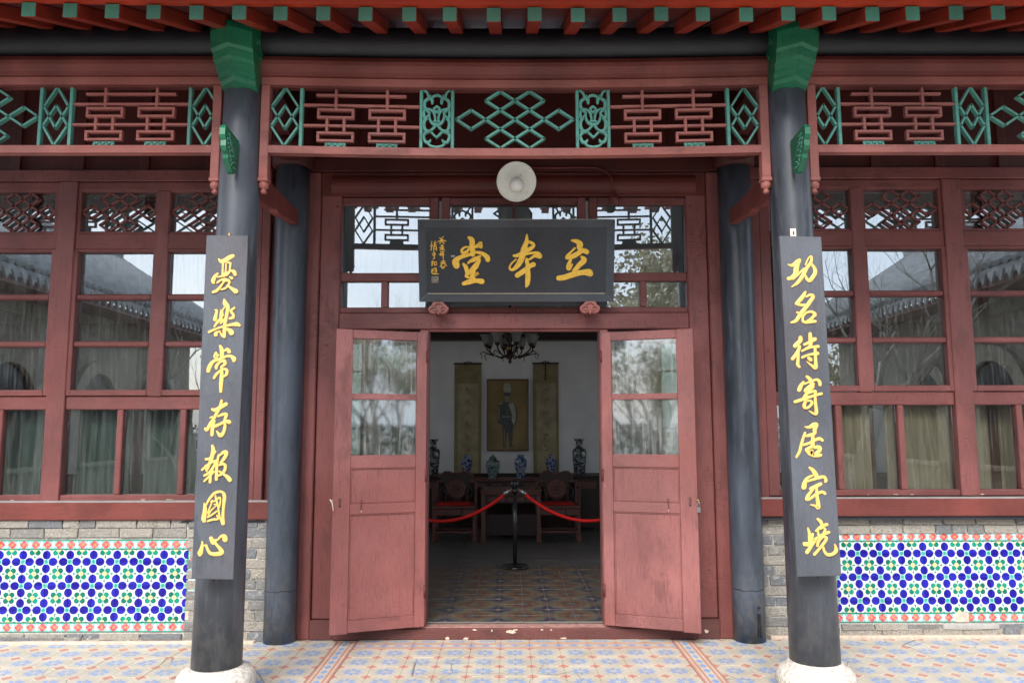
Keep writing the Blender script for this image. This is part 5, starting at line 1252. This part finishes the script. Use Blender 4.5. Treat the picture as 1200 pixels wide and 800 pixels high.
# rope barrier
def barrier(x, label):
    w = thing('rope_post', label, 'post', (x, 8.42, .1), 'black posts of the rope barrier inside the door')
    MB().lathe([(.15, .1), (.15, .115), (.142, .124), (.03, .135)], (x, 8.42, 0), 32).build('base', 'black_gloss', w)
    MB().lathe([(.021, .13), (.021, .90)], (x, 8.42, 0), 16).build('pole', 'black_gloss', w)
    MB().lathe([(.028, .87), (.030, .90), (.021, .915), (.034, .93), (.043, .955), (.043, .98), (.034, 1.003), (.001, 1.012)], (x, 8.42, 0), 20).build('ball', 'black_gloss', w)
xc_ = W(602.5, 600, 8.42).x
barrier(xc_, 'black rope post with ball top standing in the middle of the doorway')
barrier(xc_ - 1.52, 'black rope post hidden behind the left door leaf'); barrier(xc_ + 1.52, 'black rope post hidden behind the right door leaf')
for s in (-1, 1):
    rp = thing('barrier_rope', 'red barrier rope sagging to the %s of the middle post' % ('left' if s < 0 else 'right'), 'rope', (xc_ + s * .76, 8.42, .9), 'red ropes of the barrier')
    xa = xc_ + s * .055; xb = xc_ + s * 1.465; z = lambda t: .905 - .325 * (1 - ((t - .52) / .52) ** 2) if t < .52 else .905 - .325 * (1 - ((t - .52) / .48) ** 2)
    P_ = [(xa + (xb - xa) * k / 30, 8.42, z(k / 30)) for k in range(31)]
    MB().tube(P_[1:-1], .017, 10).build('cord', 'rope_red', rp)
    d0 = Vector(P_[0]); d1 = Vector(P_[2]); MB().tube([d0, d0 + (d1 - d0) * .62], .0185, 10).build('end_cap', 'steel', rp)
    MB().tube([(xc_ + s * .022, 8.42, .90), (xc_ + s * .04, 8.42, .915), tuple(d0)], .005, 6).build('hook', 'brass', rp)
    d0 = Vector(P_[-1]); d1 = Vector(P_[-3]); MB().tube([d0, d0 + (d1 - d0) * .62], .0185, 10).build('end_cap', 'steel', rp)

# curtains and timber behind the side windows
def curtain(x0, x1, label, mat, Y=6.42, gather=0, zt=1.80):
    Y -= .20
    w = thing('curtain', label, 'curtain', ((x0 + x1) / 2, Y, 1.0), 'curtains behind the side windows')
    n = 60; V = []; fs = []; levels = [.85, 1.1, 1.3, 1.5, 1.65, zt]
    for z in levels:
        pull = gather * max(0, 1 - abs(z - 1.2) / .9)
        for i in range(n + 1):
            t = i / n; x = x0 + (x1 - x0) * (t * (1 - pull) + (pull if gather > 0 else 0) * 1.0)
            V.append((x, Y + .014 * math.sin(t * 30 + z * .4) + .006 * math.sin(t * 67), z))
    fs = [(l * (n + 1) + i, l * (n + 1) + i + 1, (l + 1) * (n + 1) + i + 1, (l + 1) * (n + 1) + i) for l in range(len(levels) - 1) for i in range(n)]
    nV = len(V); V2 = V + [(x, y + .004, z) for x, y, z in V]; fs2 = fs + [tuple(i + nV for i in f[::-1]) for f in fs]
    MB().add(V2, fs2, True).build('cloth', mat, w)
    MB().lathe([(.015, x0 - .1), (.015, x1 + .1)], (0, Y, zt + .02), 8, 'x').build('rod', 'brass', w)
curtain(2.42, 2.82, 'beige curtain behind the right windows nearest the door', 'curtain_beige')
curtain(2.95, 3.45, 'beige curtain tied back behind the right windows, second from the door', 'curtain_beige', gather=-.35)
curtain(3.7, 4.3, 'beige curtain behind the right windows, farthest from the door', 'curtain_beige', Y=6.5)
curtain(-3.45, -3.02, 'grey green curtain behind the left windows by the thick post', 'curtain_grey')
curtain(-2.95, -2.35, 'grey green curtain behind the left windows nearest the door', 'curtain_grey', Y=6.48)
curtain(-4.3, -3.72, 'grey green curtain behind the left windows, farthest from the door', 'curtain_grey')
for x, lab in ((-3.02, 'brown timber post behind the left windows, inner'), (-3.95, 'brown timber post behind the left windows, outer'), (2.86, 'brown timber post behind the right windows, inner'), (3.86, 'brown timber post behind the right windows, outer')):
    tag(box('inner_post', 'brown_timber', None, x - .03, x + .03, 6.28, 6.34, .1, 3.6, .004), lab, 'post', 'timber posts inside the side windows')

# ================================================================== THE COURTYARD BEHIND THE CAMERA (seen mirrored in the glass)
def wing(s, label):
    w = thing('side_wing', label, 'building', (s * 9, -6, -.2), 'side wings of the courtyard')
    Y0, Y1 = -9.0, 1.6; xa, xb = s * 8.6, s * 14
    box('wall', 'grey_brick_far', w, xa, xb, Y0, Y1, -.3, 4.0, 0)
    # tiled roof, eave along the courtyard
    for k, (ax, az, bx_, bz) in enumerate(((s * 7.9, 4.0, s * 11.3, 6.2), (s * 14.7, 4.0, s * 11.3, 6.2))):
        MB().prism([(ax, az), (bx_, bz), (bx_, bz + .14), (ax, az + .14)], Y0 - .4, Y1 + .4).build('roof_slope', 'roof_tile', w, fixn=True)
        if k == 0:
            t = MB(); n = 50
            for i in range(n):
                y = Y0 - .3 + (Y1 - Y0 + .6) * i / (n - 1); t.tube([(ax - s * .02, y, az + .19), ((ax + bx_) / 2, y, (az + bz) / 2 + .18), (bx_, y, bz + .19)], .07, 6)
            t.build('tile_rows', 'roof_tile', w, kind='stuff')
            dr = MB()
            for i in range(n):
                y = Y0 - .18 + (Y1 - Y0 + .6) * i / (n - 1); dr.add([(ax - s * .03, y - .10, az + .08), (ax - s * .03, y + .10, az + .08), (ax - s * .03, y, az - .10), (ax + s * .02, y - .10, az + .08), (ax + s * .02, y + .10, az + .08), (ax + s * .02, y, az - .10)], [(0, 1, 2), (5, 4, 3), (0, 2, 5, 3), (1, 4, 5, 2)])
            dr.build('drip_tiles', 'roof_tile', w, kind='stuff')
    box('ridge', 'roof_tile', w, s * 11.15, s * 11.45, Y0 - .4, Y1 + .4, 6.15, 6.55, .03)
    for y in (Y0 - .4, Y1 + .3): MB().prism([(y - .1, 6.5), (y + .25, 6.5), (y + .18, 6.8), (y + .3, 7.0), (y + .05, 7.05), (y - .05, 6.8)], s * 11.2, s * 11.4, 'yz').build('ridge_finial', 'roof_tile', w, fixn=True)
    for y in (-7.3, -4.3, -1.3):
        pts = [(y + 1.0 * math.cos(t), 2.0 + 1.0 * math.sin(t)) for t in [pi * k / 14 for k in range(15)]]
        inn = [(y + .72 * math.cos(t), 2.0 + .72 * math.sin(t)) for t in [pi * k / 14 for k in range(14, -1, -1)]]
        fr_ = MB(); 
        for i in range(14): fr_.prism([pts[i], pts[i + 1], inn[13 - i], inn[14 - i]], xa - s * .12, xa, 'yz')
        wn_ = fr_.build('window_arch', 'grey_brick_far', w, fixn=True)
        MB().prism([(y - .72, .9), (y + .72, .9)] + [(y + .72 * math.cos(t), 2.0 + .72 * math.sin(t)) for t in [pi * k / 10 for k in range(11)]], xa - s * .03, xa - s * .002, 'yz').build('window_glass', 'black_gloss', wn_, fixn=True)
        box('window_sill', 'grey_brick_far', w, xa - s * .15, xa, y - .95, y + .95, .8, .9, .02)
    box('eave_board', 'rosewood', w, s * 7.92, s * 8.6, Y0, Y1, 3.86, 3.98, .01)
wing(-1, 'grey brick side wing of the courtyard with tiled roof, mirrored in the left windows')
wing(1, 'grey brick side wing of the courtyard with arched windows, mirrored in the right windows')
gh = thing('gate_building', 'low grey brick gate building closing the courtyard behind the camera', 'building', (0, -19, -.2))
box('wall', 'grey_brick_far', gh, -8.4, 8.4, -21, -18, -.3, 2.6, 0)
MB().prism([(-17.5, 2.6), (-19.5, 4.0), (-21.5, 2.6)], -8.6, 8.6, 'yz').build('roof', 'roof_tile', gh, fixn=True)
box('door_opening', 'rafter_red', gh, -1, 1, -18.02, -17.96, -.2, 2.2, 0)
def tree(x, y, h, label, seed, leaf_mat=None, nleaf=0, spread=1.0):
    rr = random.Random(seed); w = thing('tree', label, 'tree', (x, y, -.2), 'trees in the courtyard')
    tr = MB(); tips = []
    def grow(p, d, l, r, depth):
        n = 3; pts = [p]; rad = [r]
        for k in range(n):
            d = (d + Vector((rr.uniform(-1, 1), rr.uniform(-1, 1), rr.uniform(-.3, .6))) * .16).normalized(); p = p + d * l / n; pts.append(p); rad.append(r * (1 - .4 * (k + 1) / n))
        tr.tube(pts, rad, 5 if depth < 2 else 3)
        if depth > 2: tips.extend(pts[1:])
        if depth == (5 if spread == 1 else 6): return
        for k in range(3 if depth < 3 else 2 + (rr.random() < .5)):
            a = Vector((rr.uniform(-1, 1), rr.uniform(-1, 1), rr.uniform(-.1, .9))); nd = (d * .8 + a * .75 * spread).normalized()
            grow(pts[-1] if k == 0 else pts[rr.choice((1, 2, 3))], nd, l * rr.uniform(.6, .8), rad[-1] * .72, depth + 1)
    grow(Vector((x, y, -.25)), Vector((rr.uniform(-.1, .1), rr.uniform(-.1, .1), 1)), h * .33, h * (.022 if spread == 1 else (.026 if spread < 1.2 else .032)), 0)
    tr.build('trunk', 'bark', w)
    if leaf_mat:
        lv = MB()
        for k in range(nleaf):
            c = rr.choice(tips) + Vector([rr.gauss(0, .16) for _ in range(3)]); a = Vector([rr.uniform(-1, 1) for _ in range(3)]).normalized(); b = a.orthogonal().normalized(); s_ = rr.uniform(.03, .075)
            lv.add([c - a * s_, c + b * s_ * .7, c + a * s_, c - b * s_ * .7], [(0, 1, 2, 3)])
        lv.build('crown', leaf_mat, w, kind='stuff')
    return w
tree(-2.7, -6.2, 5.6, 'bare slender tree in the courtyard left of the path', 11)
tree(-4.6, -4.2, 5.0, 'bare bushy tree nearest the left wing', 5, 'leaf_yellow', 500)
tree(3.9, -5.4, 6.3, 'broad tree with dry yellowish leaves right of the path', 21, 'leaf_yellow', 9000)
tree(5.7, -1.0, 6.6, 'bare spreading tree nearest the right wing', 33, None, 0, 1.25)
tree(-3.6, -12.5, 7.0, 'bare tree before the gate building', 44, None, 0)
tree(3.2, -12.0, 5.6, 'yellow leaved tree before the gate building', 52, 'leaf_yellow', 5000)
tree(-6.9, -13.5, 6.5, 'bare tree farther back beyond the end of the left wing', 61, None)
tree(-8.6, -12.0, 5.5, 'yellow leaved tree beyond the end of the left wing', 62, 'leaf_yellow', 3000)
tree(8.4, -12.5, 5.2, 'yellow leaved tree beyond the end of the right wing', 64, 'leaf_yellow', 4000)
tree(10.5, -13.5, 6.2, 'bare tree beyond the end of the right wing', 65, None)
tree(6.2, -10.8, 6.2, 'bare tree farther back beside the right wing', 66, 'leaf_yellow', 900)
tree(3.4, -2.0, 5.2, 'dense twiggy tree with a few dry leaves right of the path nearest the porch', 71, 'leaf_yellow', 2600, 1.15)
tree(-3.5, -2.3, 4.4, 'dense twiggy tree left of the path nearest the porch', 83, 'leaf_yellow', 700, 1.15)
tree(-5.9, -2.0, 5.2, 'bare twiggy tree in front of the left wing', 95, None, 0, 1.1)
def hedge(x0, x1, y, h, label, seed):
    rr = random.Random(seed); lv = MB()
    for k in range(5000):
        c = Vector((rr.uniform(x0, x1), y + rr.gauss(0, .22), -.2 + h * rr.random() ** .7)); a = Vector([rr.uniform(-1, 1) for _ in range(3)]).normalized(); b = a.orthogonal(); s_ = rr.uniform(.03, .07)
        lv.add([c - a * s_, c + b * s_ * .7, c + a * s_, c - b * s_ * .7], [(0, 1, 2, 3)])
    o = lv.build('shrub', 'leaf_green', None); tag(o, label, 'shrub', 'clipped shrubs in the courtyard'); return o
hedge(-12, -2.5, -10.6, 1.9, 'tall hedge beyond the end of the left wing', 3); hedge(2.5, 12, -10.6, 1.9, 'tall hedge beyond the end of the right wing', 4)
hedge(-6, -1.6, -7.4, 1.1, 'low green shrub left of the path behind the camera', 1); hedge(1.6, 6, -7.4, 1.1, 'low green shrub right of the path behind the camera', 2)
